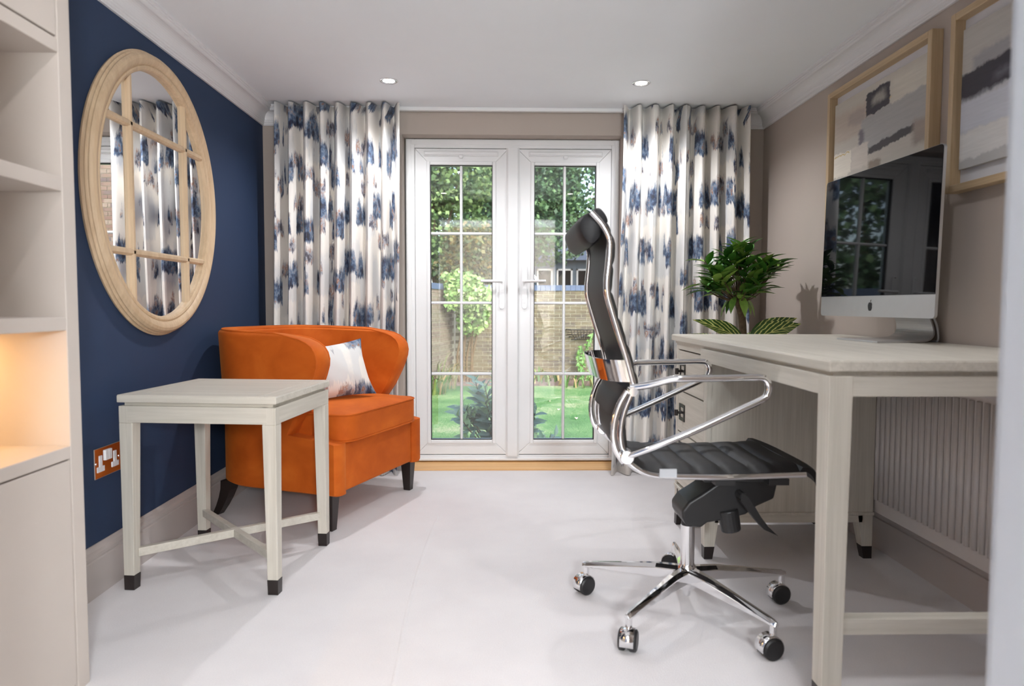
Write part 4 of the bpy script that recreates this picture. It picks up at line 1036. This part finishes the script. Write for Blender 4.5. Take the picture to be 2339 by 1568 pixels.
for p, d, s, up in (((1.235,3.44,.815),(-.90,-.10,.62),1.05,(.35,-1,.75)), ((1.245,3.44,.815),(.92,-.10,.50),1.12,(-.3,-1,.7)), ((1.27,3.50,.82),(.90,-.02,.62),1.12,(-.3,-1,.9)), ((1.18,3.55,.80),(-.6,.5,.45),.8,(0,0,1)), ((1.29,3.57,.80),(.5,.6,.5),.8,(0,0,1))):
    place('striped_leaf', sl_, PT, orient(p, d, up, s))

# ================================================================== GARDEN
GZ = -.35
t = NT('lawn_grass'); co = t.coord('Object')
n1 = t.noise(co, .9, 4, .6); n2 = t.noise(t.coord('Object', (60,25,1)), 1., 3, .6)
v = t.math('ADD', t.math('MULTIPLY', n1, .62), t.math('MULTIPLY', n2, .38))
t.bump(n2, .6, .02)
M['lawn'] = t.done(t.ramp(v, [(.40, lin(44,86,36)), (.48, lin(62,108,50)), (.55, lin(90,124,70)), (.63, lin(140,144,110))]), .9)
M['soil'] = plain('bed_soil', lin(92,76,66), .95, var=.35, scale=14)
M['paving'] = plain('patio_paving', lin(170,164,156), .9, var=.1, scale=5)
def brickmat(name, cols, pitch, h):
    t = NT(name); g = t.new('ShaderNodeNewGeometry'); sx = t.new('ShaderNodeSeparateXYZ'); t.l.new(g.outputs['Position'], sx.inputs[0])
    row = t.math('FLOOR', t.math('DIVIDE', t.math('ADD', sx.outputs[2], 5.), h))
    off = t.math('MULTIPLY', t.math('MODULO', row, 2.), .5)
    ux = t.math('FLOOR', t.math('ADD', t.math('DIVIDE', t.math('ADD', sx.outputs[0], t.math('MULTIPLY', sx.outputs[1], .0)), pitch), off))
    wn = t.new('ShaderNodeTexWhiteNoise', noise_dimensions='2D'); t.l.new(t.comb(ux, row), wn.inputs['Vector'])
    col = t.ramp(wn.outputs['Value'], [(i/(len(cols)-1), c) for i, c in enumerate(cols)])
    ns = t.noise(t.coord('Object'), 34, 4)
    col = t.mix(t.math('MULTIPLY', ns, .22), col, lin(147,141,124))
    t.bump(ns, .4, .01)
    return t.done(col, .9)
BP, BH = .193, .067
M['stock'] = brickmat('yellow_stock_brick', [lin(73,63,51), lin(92,83,61), lin(96,89,69), lin(84,74,54), lin(69,61,57), lin(101,94,74), lin(88,79,63)], BP, BH)
M['pinkbrick'] = brickmat('weathered_pink_brick', [lin(103,93,83), lin(115,101,91), lin(108,103,91), lin(94,82,79), lin(121,113,101)], BP, BH)
M['mortar'] = plain('lime_mortar', lin(164,160,142), .95, var=.08, scale=20)
M['coping'] = plain('blue_coping_brick', lin(76,90,115), .7, var=.15, scale=9)
struct(MB().box((-9,4.43,GZ-.2),(11,12.3,GZ)).build('lawn', M['lawn']))
struct(MB().box((-9,12.3,GZ-.3),(11,40,GZ-.1)).build('ground_beyond', M['soil']))
struct(MB().box((-9,-2,GZ-.4),(11,4.43,GZ-.02)).build('ground_under', M['soil']))
b_ = MB(); b_.prism([(11.55,GZ),(11.75,GZ+.05),(12.2,GZ+.06),(12.2,GZ)], lambda a,b,t_: (-1.2+(4.4)*t_+0*a, a, b), 0, 1); struct(b_.build('flower_bed', M['soil']))
# back garden wall: mortar core with single bricks, blue coping course
def brickwall(name, p0, p1, z0, z1, mat, vis, seed, limit=300):
    """bricks laid from p0 to p1 on the side facing the house; vis(s, z) says which show in the photo"""
    p0, p1 = Vector((*p0,0)), Vector((*p1,0)); L_ = (p1-p0).length; d = (p1-p0)/L_; n = Vector((d.y,-d.x,0))
    w_ = sroot(name); T = .11
    a, b = p0-n*T, p1-n*T
    mb = MB(); mb.hexa([(*(p0-n*.008).xy,z0),(*(p1-n*.008).xy,z0),(*b.xy,z0),(*a.xy,z0)], [(*(p0-n*.008).xy,z1),(*(p1-n*.008).xy,z1),(*b.xy,z1),(*a.xy,z1)]); mb.build('mortar_core', M['mortar'], w_)
    g = .013; bm_ = MB().box((g/2,-.002,g/2),(BP-g/2,.07,BH-g/2)); me = bm_.mesh('brick'); me.materials.append(mat)
    rest = MB(); parts = 0; rnd = random.Random(seed); row = 0; z = z0
    rot = Matrix.Identity(4)
    for i in range(3): rot[i][0], rot[i][1], rot[i][2] = d[i], -n[i], (0,0,1)[i]
    while z+BH <= z1+1e-6:
        s = -(.5*BP if row % 2 else 0)
        while s < L_:
            if s >= -.001 and s+BP <= L_+.001:
                q = p0+d*s; pr = rnd.uniform(0,.004); m4 = Matrix.Translation((q.x+n.x*pr,q.y+n.y*pr,z)) @ rot
                if vis(s+BP/2, z) and parts < limit: place('brick', me, w_, m4); parts += 1
                else: rest.add([m4 @ Vector(v_) for v_ in bm_.v], bm_.f)
            s += BP
        z += BH; row += 1
    if rest.v: o = rest.build('brick_remainder', mat, w_); o['kind'] = 'stuff'
    cz = z1; s = 0; cw = .088; cm = MB().box((.002,-.02,0),(cw-.002,.14,.095)); cme = cm.mesh('coping_brick'); cme.materials.append(M['coping']); rc_ = MB()
    while s+cw <= L_:
        q = p0+d*s; m4 = Matrix.Translation((q.x,q.y,cz)) @ rot
        if vis(s, 1.0): place('coping_brick', cme, w_, m4)
        else: rc_.add([m4 @ Vector(v_) for v_ in cm.v], cm.f)
        s += cw
    if rc_.v: o = rc_.build('coping_remainder', M['coping'], w_); o['kind'] = 'stuff'
    return w_
WZ1 = GZ+BH*23.5
brickwall('wall_garden', (-.76,12.2), (4.2,12.2), GZ, GZ+BH*24, M['stock'], lambda s, z: s < .12 or .0 < s+(-.76) and s-.76 < 1.62 or (s > .25 and s < .76), 4, 300)
brickwall('wall_garden_2', (-2.2,6.3), (-.76,12.2), GZ, GZ+BH*24, M['pinkbrick'], lambda s, z: s > 4.55, 5, 200)

# --- foliage helpers
def pink_x(y): return -2.2+1.44*(y-6.3)/5.9      # garden face of the pink side wall
def foliage_mat(name, cols, rough=.6):
    t = NT(name); g = t.new('ShaderNodeNewGeometry')
    r = t.math('ADD', t.math('MULTIPLY', g.outputs['Random Per Island'], .75), t.math('MULTIPLY', t.noise(t.coord('Object'), 2.2, 2), .25))
    return t.done(t.ramp(r, [(i/(len(cols)-1), c) for i, c in enumerate(cols)]), rough)
def crown(blobs, n, size, rnd, asp=.42, clear=None):
    mb = MB(); vol = [r[0]*r[1]*r[2] for _, r in blobs]; tot_ = sum(vol)
    for (c, r), v_ in zip(blobs, vol):
        for _ in range(int(n*v_/tot_)):
            while True:
                q = Vector((rnd.uniform(-1,1),rnd.uniform(-1,1),rnd.uniform(-1,1)))
                if .35 < q.length < 1: break
            p = Vector((c[0]+q.x*r[0], c[1]+q.y*r[1], c[2]+q.z*r[2]))
            if clear: p = clear(p)
            d = Vector((rnd.uniform(-1,1),rnd.uniform(-1,1),rnd.uniform(-1,.4))).normalized(); u = Vector((rnd.uniform(-1,1),rnd.uniform(-1,1),rnd.uniform(-.3,1))); e = d.cross(u).normalized()
            s = size*rnd.uniform(.6,1.25); o = len(mb.v)
            mb.v += [tuple(p), tuple(p+d*s*.5+e*s*asp), tuple(p+d*s), tuple(p+d*s*.5-e*s*asp)]; mb.f.append((o,o+1,o+2,o+3))
    return mb
def fol(mb, name, mat, parent):
    me = bpy.data.meshes.new(name); me.from_pydata(mb.v, [], mb.f); me.materials.append(mat)
    o = bpy.data.objects.new(name, me); COL.objects.link(o); o.parent = parent; o.matrix_parent_inverse = fullmat(parent).inverted(); o['kind'] = 'stuff'; return o
G1 = foliage_mat('dark_tree_leaves', [lin(26,51,35), lin(45,77,49), lin(73,109,68), lin(112,140,91)])
G2 = foliage_mat('mid_tree_leaves', [lin(38,63,35), lin(65,95,51), lin(102,130,73), lin(140,160,105)])
G3 = foliage_mat('glow_tinted_olive_leaves', [lin(40,58,34), lin(66,84,44), lin(108,92,46), lin(86,112,58)])  # rust tone paints the orange glow mirrored in the door glass onto olive leaves
G4 = foliage_mat('bush_leaves', [lin(59,93,45), lin(102,139,71), lin(139,170,98), lin(175,192,136)])
rnd = random.Random(5)
def tree(label, x, y, blobs, n, size, mat, trunk_r=.12):
    tt = thing('garden_tree', label, 'tree', (x,y,GZ-.1), 0, 'trees beyond the garden wall')
    P = smoothpath([(x,y,GZ-.1),(x+.05,y,1.0),(x-.03,y+.05,2.2)], 5); MB().tube(P, [trunk_r*(1-.4*i/len(P)) for i in range(len(P))], 8).build('trunk', M['bark'], tt, smooth=True)
    for (c, r) in blobs[:5]:
        Q = smoothpath([(x,y,1.4),((x+c[0])/2,(y+c[1])/2,(1.6+c[2])/2),c], 3); MB().tube(Q, [trunk_r*.4*(1-.6*i/len(Q)) for i in range(len(Q))], 5).build('branch', M['bark'], tt, smooth=True)
    fol(crown(blobs, n, size, rnd), 'foliage', mat, tt)
tree('tall dark evergreen tree behind the yellow brick wall, in front of the far house', .7, 18.2, [((.5,18.2,3.7),(1.7,1.1,1.6)), ((1.2,18.6,4.6),(1.1,1.0,1.35)), ((.1,17.9,2.65),(1.2,.9,.62)), ((1.1,17.9,2.6),(1.2,.8,.58)), ((.6,18.2,5.3),(1.5,1,1.0))], 17000, .12, G1)
tree('loose green tree behind the garden wall with sky showing through it', -1.4, 15.5, [((-1.4,15.5,2.8),(1.15,1.0,1.2)), ((-.85,15.4,3.9),(.95,.95,.85)), ((-2.1,15.6,3.6),(1.1,1.0,1.0)), ((-1.0,15.2,2.05),(.75,.65,.55)), ((-1.5,15.5,4.75),(1.1,.95,.75))], 9500, .12, G2)
tree('olive tree tinted with reflected orange glow just behind the garden wall', -.40, 13.4, [((-.53,13.4,2.07),(.55,.5,.55)), ((-.09,13.45,1.67),(.45,.5,.38)), ((-.8,13.4,1.63),(.45,.45,.40))], 6500, .09, G3, .07)
tree('broad green tree beyond the garden wall above the far house', 4.5, 19.1, [((4.3,19.1,3.4),(1.5,1.2,1.5)), ((5.5,19.1,4.2),(1.5,1.2,1.4)), ((4.1,19.1,4.9),(1.3,1.2,1.0)), ((5.7,19.1,2.6),(1.2,1,1))], 9000, .14, G2)
tree('tall leafy tree in the far corner outside both garden walls', -4.2, 18.5, [((-4,18.5,3.2),(1.7,1.3,1.6)), ((-4.8,18.4,4.4),(1.5,1.2,1.3)), ((-3.4,18.2,4.6),(1.2,1,1))], 6000, .16, G1)
tree('bushy dark tree beyond the pink side wall close to the house', -5.6, 8.6, [((-5.6,8.6,2.6),(1.5,1.6,1.7)), ((-5.4,8.8,4.2),(1.2,1.3,1.2)), ((-5.0,7.6,1.2),(1.1,1.1,1.1))], 6500, .14, G1)
tree('dark green tree beyond the pink side wall halfway down the garden', -4.6, 12.2, [((-4.6,12.2,2.6),(1.5,1.6,1.7)), ((-4.5,12.4,4.4),(1.2,1.4,1.3)), ((-3.9,11.4,1.2),(1.1,1.1,1.1))], 6500, .14, G1)
# far tree belt that closes the view between the nearer crowns
tree('dense hedge-like tree farthest behind the garden wall', .3, 26.0, [((-1.6,26,4.6),(2.1,1.2,2.2)), ((.9,26,4.6),(2.3,1.2,2.6)), ((3.6,26,5.0),(2.3,1.2,2.6)), ((2.0,26.4,3.4),(2,1,1.1))], 13000, .18, G1, .2)
# bushy wall shrub with twisted stems in the corner
bs = thing('wall_shrub', 'bright green bushy shrub spilling over the corner of the garden wall', 'shrub', (-.62,11.75,GZ))
fol(crown([((-.66,11.7,1.30),(.44,.40,.27)), ((-.36,11.6,1.12),(.36,.36,.22)), ((-.92,11.6,1.16),(.30,.35,.24)), ((-.46,11.75,.80),(.24,.26,.34)), ((-.30,11.7,.95),(.22,.25,.25))], 4200, .085, rnd, .4, lambda p: Vector((max(p.x, pink_x(p.y)+.115+rnd.uniform(0,.12)), p.y, p.z)) if p.z < 1.47 and p.x < pink_x(p.y)+.115 else p), 'foliage', G4, bs)
for k in range(6):
    x = -.66+.05*k; P = smoothpath([(x+rnd.uniform(-.03,.03),11.75,GZ),(x+rnd.uniform(-.05,.05),11.78,.1),(x+rnd.uniform(-.06,.06),11.76,.55),(x+rnd.uniform(-.1,.1),11.72,1.0)], 5)
    MB().tube(P, .018, 6).build('stem', M['bark'], bs, smooth=True)
# arching blade plants
def blades(name, label, cat, c, n, L, w_, mats, spread, droop, seed):
    r = random.Random(seed); o = thing(name, label, cat, (c[0],c[1],GZ))
    for k in range(n):
        a = r.uniform(0,2*math.pi); d = Vector((math.cos(a) if c[0] > 0 else abs(math.cos(a))*.9,math.sin(a),0)); l = L*r.uniform(.6,1.1); base = Vector((c[0]+r.uniform(-.12,.12)*spread, c[1]+r.uniform(-.1,.1)*min(spread,1.5), GZ))
        sp3 = r.uniform(.25,.75); dr = r.uniform(.4,1.)*droop
        e = Vector((-d.y,d.x,0)); mb = MB(); S = 6
        for i in range(S+1):
            q = i/S; p = base+d*l*sp3*q*(.4+.6*q)+Vector((0,0,l*(q-.55*dr*q*q*q*1.3))); p.x = max(p.x, pink_x(p.y)+.045) if c[0] < 0 else p.x; ww = w_*(1-q**2.2)+.001
            mb.v += [tuple(p-e*ww+Vector((0,0,ww*.4))), tuple(p), tuple(p+e*ww+Vector((0,0,ww*.4)))]
        for i in range(S):
            for j in range(2): mb.f.append((i*3+j,i*3+j+1,i*3+j+4,i*3+j+3))
        me = bpy.data.meshes.new('blade'); me.from_pydata(mb.v, [], mb.f); me.materials.append(r.choice(mats))
        link('blade', me, o, smooth=True)
    return o
I1 = plain('iris_blade', lin(59,95,42), .5, var=.2, scale=4); I2 = plain('iris_blade_pale', lin(98,118,65), .5, var=.2, scale=4); I3 = plain('dry_blade', lin(134,120,78), .7, var=.15, scale=4); I4 = plain('straw_blade', lin(127,124,104), .8, var=.15, scale=4)
blades('iris_clump', 'yellowing strap-leaved iris clump by the pink garden wall', 'plant', (-.98,10.45), 30, .55, .017, [I1,I1,I2,I3], 1.6, 1.1, 1)
blades('grass_clump', 'feathery straw-coloured ornamental grass below the wall shrub', 'plant', (-.86,11.1), 46, .85, .006, [I4,I4,I2,I3], 1.5, 1.2, 2)
blades('iris_clump', 'green iris clump at the foot of the yellow brick wall away from the basket', 'plant', (.78,11.7), 26, .50, .016, [I1,I1,I2,I3], 3.0, 1.0, 3)
blades('iris_clump', 'low iris clump under the wire wall basket by the hanging creeper', 'plant', (1.45,11.33), 22, .42, .016, [I1,I2,I3], 3.0, 1.0, 4)
# wire half-basket planter on the wall
wk = thing('wall_basket', 'black wire half-basket planter fixed to the brick wall', 'planter', (1.55,12.1,.45))
bx_a, bx_b, bz_a, bz_b = 1.19, 1.78, .405, .575; wire = M['iron']
rows_ = []
for i in range(5):
    q = i/4; z = bz_b-(bz_b-bz_a)*q; dep = .17*math.cos(q*1.2); ins = .10*q*q
    P = [(bx_a+ins,12.195,z),(bx_a+ins+.02,12.195-dep*.7,z),(bx_a+ins+.07,12.195-dep,z),(bx_b-ins-.07,12.195-dep,z),(bx_b-ins-.02,12.195-dep*.7,z),(bx_b-ins,12.195,z)]
    rows_.append(P); MB().tube(P, .008 if i else .012, 6).build('hoop', wire, wk)
for k in range(9):
    q = k/8
    P = []
    for r in rows_: P.append((r[2][0]+(r[3][0]-r[2][0])*q, r[2][1], r[2][2]))
    MB().tube(P, .006, 5).build('rib', wire, wk)
# creeper trailing on the wall
cr2 = thing('creeper', 'slender green creeper climbing the brick wall beside the wire basket', 'plant', (1.50,12.0,GZ))
sp4 = [[(1.42,12.0,GZ),(1.46,12.05,-.1),(1.50,12.04,.20),(1.58,11.955,.42),(1.70,11.955,.60)], [(1.50,12.0,GZ),(1.42,12.02,-.05),(1.40,12.08,.15),(1.44,12.1,.30)], [(1.5,11.9,GZ),(1.56,11.9,-.2),(1.62,11.9,-.02)]]
cl = leafmesh('leaf', .085, .02, plain('creeper_leaf', lin(84,126,54), .5, var=.25, scale=6), .25, .3)
for P in sp4:
    Q = smoothpath(P, 8); MB().tube(Q, .007, 5).build('stem', M['bark'], cr2)
    for p in Q:
        for k in range(2): place('leaf', cl, cr2, orient(p, (rnd.uniform(-.6,.6),-.4,rnd.uniform(-1,.1)), (0,-1,.3), rnd.uniform(.7,1.2)))
# fallen leaves on the lawn
fl = leafmesh('fallen', .07, .022, plain('fallen_leaf', lin(226,206,178), .8), .1, .5, 3)
for x, y in ((.93,8.2),(.78,8.9),(1.05,7.4),(.72,9.6),(1.3,8.6)):
    o = bpy.data.objects.new('fallen_leaf', fl); COL.objects.link(o); o.location = (x,y,GZ+.012); o.rotation_euler = (0,0,rnd.uniform(0,6)); tag(o, 'pale fallen leaf lying on the lawn', 'leaf', 'fallen leaves on the lawn')
# shrub just outside the doors, every leaf its own
sh = thing('garden_shrub', 'grey-green leafy shrub growing just outside the french doors', 'shrub', (.05,5.75,GZ))
L1 = leafmesh('leaf', .125, .030, leafmat('shrub_leaf', lin(56,86,72), lin(86,117,102), lin(128,160,96), .45), .16, .35)
rnd2 = random.Random(11)
sprays = []
for k in range(33):
    if k < 20: tx, tz = rnd2.uniform(-.34,.02), rnd2.uniform(-.25,.50)
    else: tx, tz = rnd2.uniform(.24,.54), rnd2.uniform(-.30,.27)
    if k < 20 and tx < -.2: tz = min(tz, .12)
    if tx > .4: tz = min(tz, .05)
    ty = 5.72+rnd2.uniform(-.16,.22); sprays.append(Vector((tx,ty,tz)))
for q in sprays:
    b0 = Vector((.06+rnd2.uniform(-.05,.05),5.78,GZ)); md_ = b0.lerp(q,.55)+Vector((0,0,-.03)); P = smoothpath([b0,md_,q], 5)
    MB().tube(P, [.010-.0065*i/(len(P)-1) for i in range(len(P))], 5).build('stem', M['bark'], sh, smooth=True)
    ax = (P[-1]-P[-4]).normalized()
    for j in range(9):
        p = P[-1]-ax*.024*j; a = j*2.4+rnd2.uniform(-.3,.3); e1 = ax.cross(Vector((0,1,.1))).normalized(); e2 = ax.cross(e1)
        d = ax*(.95-.05*j)+(e1*math.cos(a)+e2*math.sin(a))*.75
        place('leaf', L1, sh, orient(p, d, ax+Vector((0,-.6,.5)), rnd2.uniform(.75,1.2)))

# neighbouring brick house at the side of the garden (seen in the oval mirror)
hb = thing('brick_house', 'red brick gabled house with white bargeboard and windows across the garden', 'building', (5.2,13.5,GZ))
hx0, hx1, hy = 2.75, 7.6, 12.6; ze = 2.55; zr = 5.1; hm = (hx0+hx1)/2
M['redbrick'] = brickmat('purple_red_brick', [lin(88,61,57), lin(103,77,69), lin(115,93,82), lin(71,57,65), lin(109,85,76), lin(126,112,103)], .225, .075)
wl = MB(); wl.prism([(hx0,GZ),(hx1,GZ),(hx1,ze),(hm,zr),(hx0,ze)], lambda a,b,t_: (a,t_,b), hy+.012, hy+4.5); wl.build('mortar_core', M['mortar'], hb)
bkm = MB(); z = GZ; row = 0
wins = ((3.05,3.75,.15,1.35),(5.0,5.9,.2,1.4))
while z < zr-.08:
    s = hx0-(.1125 if row % 2 else 0)
    while s < hx1:
        a0, a1 = max(s,hx0)+.005, min(s+.225,hx1)-.005
        lim = lambda xx: ze+(zr-ze)*(1-abs(xx-hm)/(hm-hx0))
        if a1-a0 > .03 and z+.07 < min(lim(a0), lim(a1)) and not any(a1 > u0 and a0 < u1 and z+.07 > v0 and z < v1 for u0,u1,v0,v1 in wins): bkm.box((a0,hy,z+.005),(a1,hy+.05,z+.070))
        s += .225
    z += .075; row += 1
o = bkm.build('brick_facing', M['redbrick'], hb); o['kind'] = 'stuff'
for u0, u1, v0, v1 in wins:
    fr2 = MB()
    for a, b in (((u0,v0),(u0+.06,v1)),((u1-.06,v0),(u1,v1)),((u0,v0),(u1,v0+.06)),((u0,v1-.06),(u1,v1)),(((u0+u1)/2-.03,v0),((u0+u1)/2+.03,v1))): fr2.box((a[0],hy-.02,a[1]),(b[0],hy+.05,b[1]))
    wn_ = fr2.build('window', M['white'], hb); MB().box((u0+.05,hy+.01,v0+.05),(u1-.05,hy+.02,v1-.05)).build('window_pane', M['glass'], wn_)
    MB().box((u0-.05,hy-.05,v0-.06),(u1+.05,hy+.05,v0)).build('window_sill', M['white'], wn_)
rf = MB()
for sg in (-1,1):
    xe = hm+sg*(hm-hx0+.18); zz_ = ze-.18*(zr-ze)/(hm-hx0)
    rf.prism([(hm,zr+.10),(hm,zr+.0),(xe,zz_),(xe,zz_+.10)], lambda a,b,t_: (a,t_,b), hy-.12, hy+4.6)
rf.build('roof', plain('roof_tile', lin(112,84,76), .9, var=.2, scale=8), hb)
bg_ = MB()
for sg in (-1,1):
    xe = hm+sg*(hm-hx0+.20); zz_ = ze-.20*(zr-ze)/(hm-hx0)
    bg_.prism([(hm,zr+.12),(hm,zr-.16),(xe,zz_-.16),(xe,zz_+.12)], lambda a,b,t_: (a,t_,b), hy-.16, hy-.12)
bg_.build('bargeboard', M['white'], hb)
# house far beyond the wall with pale framed windows
fh = thing('far_house', 'pale blue house with white framed windows beyond the garden wall', 'building', (2.6,21,GZ))
FHM = plain('pale_render', lin(112,126,139), .8)
MB().box((.95,21,GZ),(6.5,24,2.35)).build('wall', FHM, fh)
MB().prism([(20.7,2.35),(22.5,3.6),(24.3,2.35)], lambda a,b,t_: (t_,a,b), .8, 6.7).build('roof', plain('slate', lin(92,100,112), .8, var=.15, scale=6), fh)
for x in (1.15,1.75,2.35,2.95,3.7,4.6):
    f2 = MB()
    for a, b in (((x,.9),(x+.05,2.1)),((x+.43,.9),(x+.48,2.1)),((x,.9),(x+.48,.95)),((x,2.05),(x+.48,2.1)),((x,1.5),(x+.48,1.54))): f2.box((a[0],20.95,a[1]),(b[0],21.02,b[1]))
    wn_ = f2.build('window', M['white'], fh); MB().box((x+.04,20.985,.94),(x+.44,20.995,2.06)).build('window_pane', M['blackgloss'], wn_)
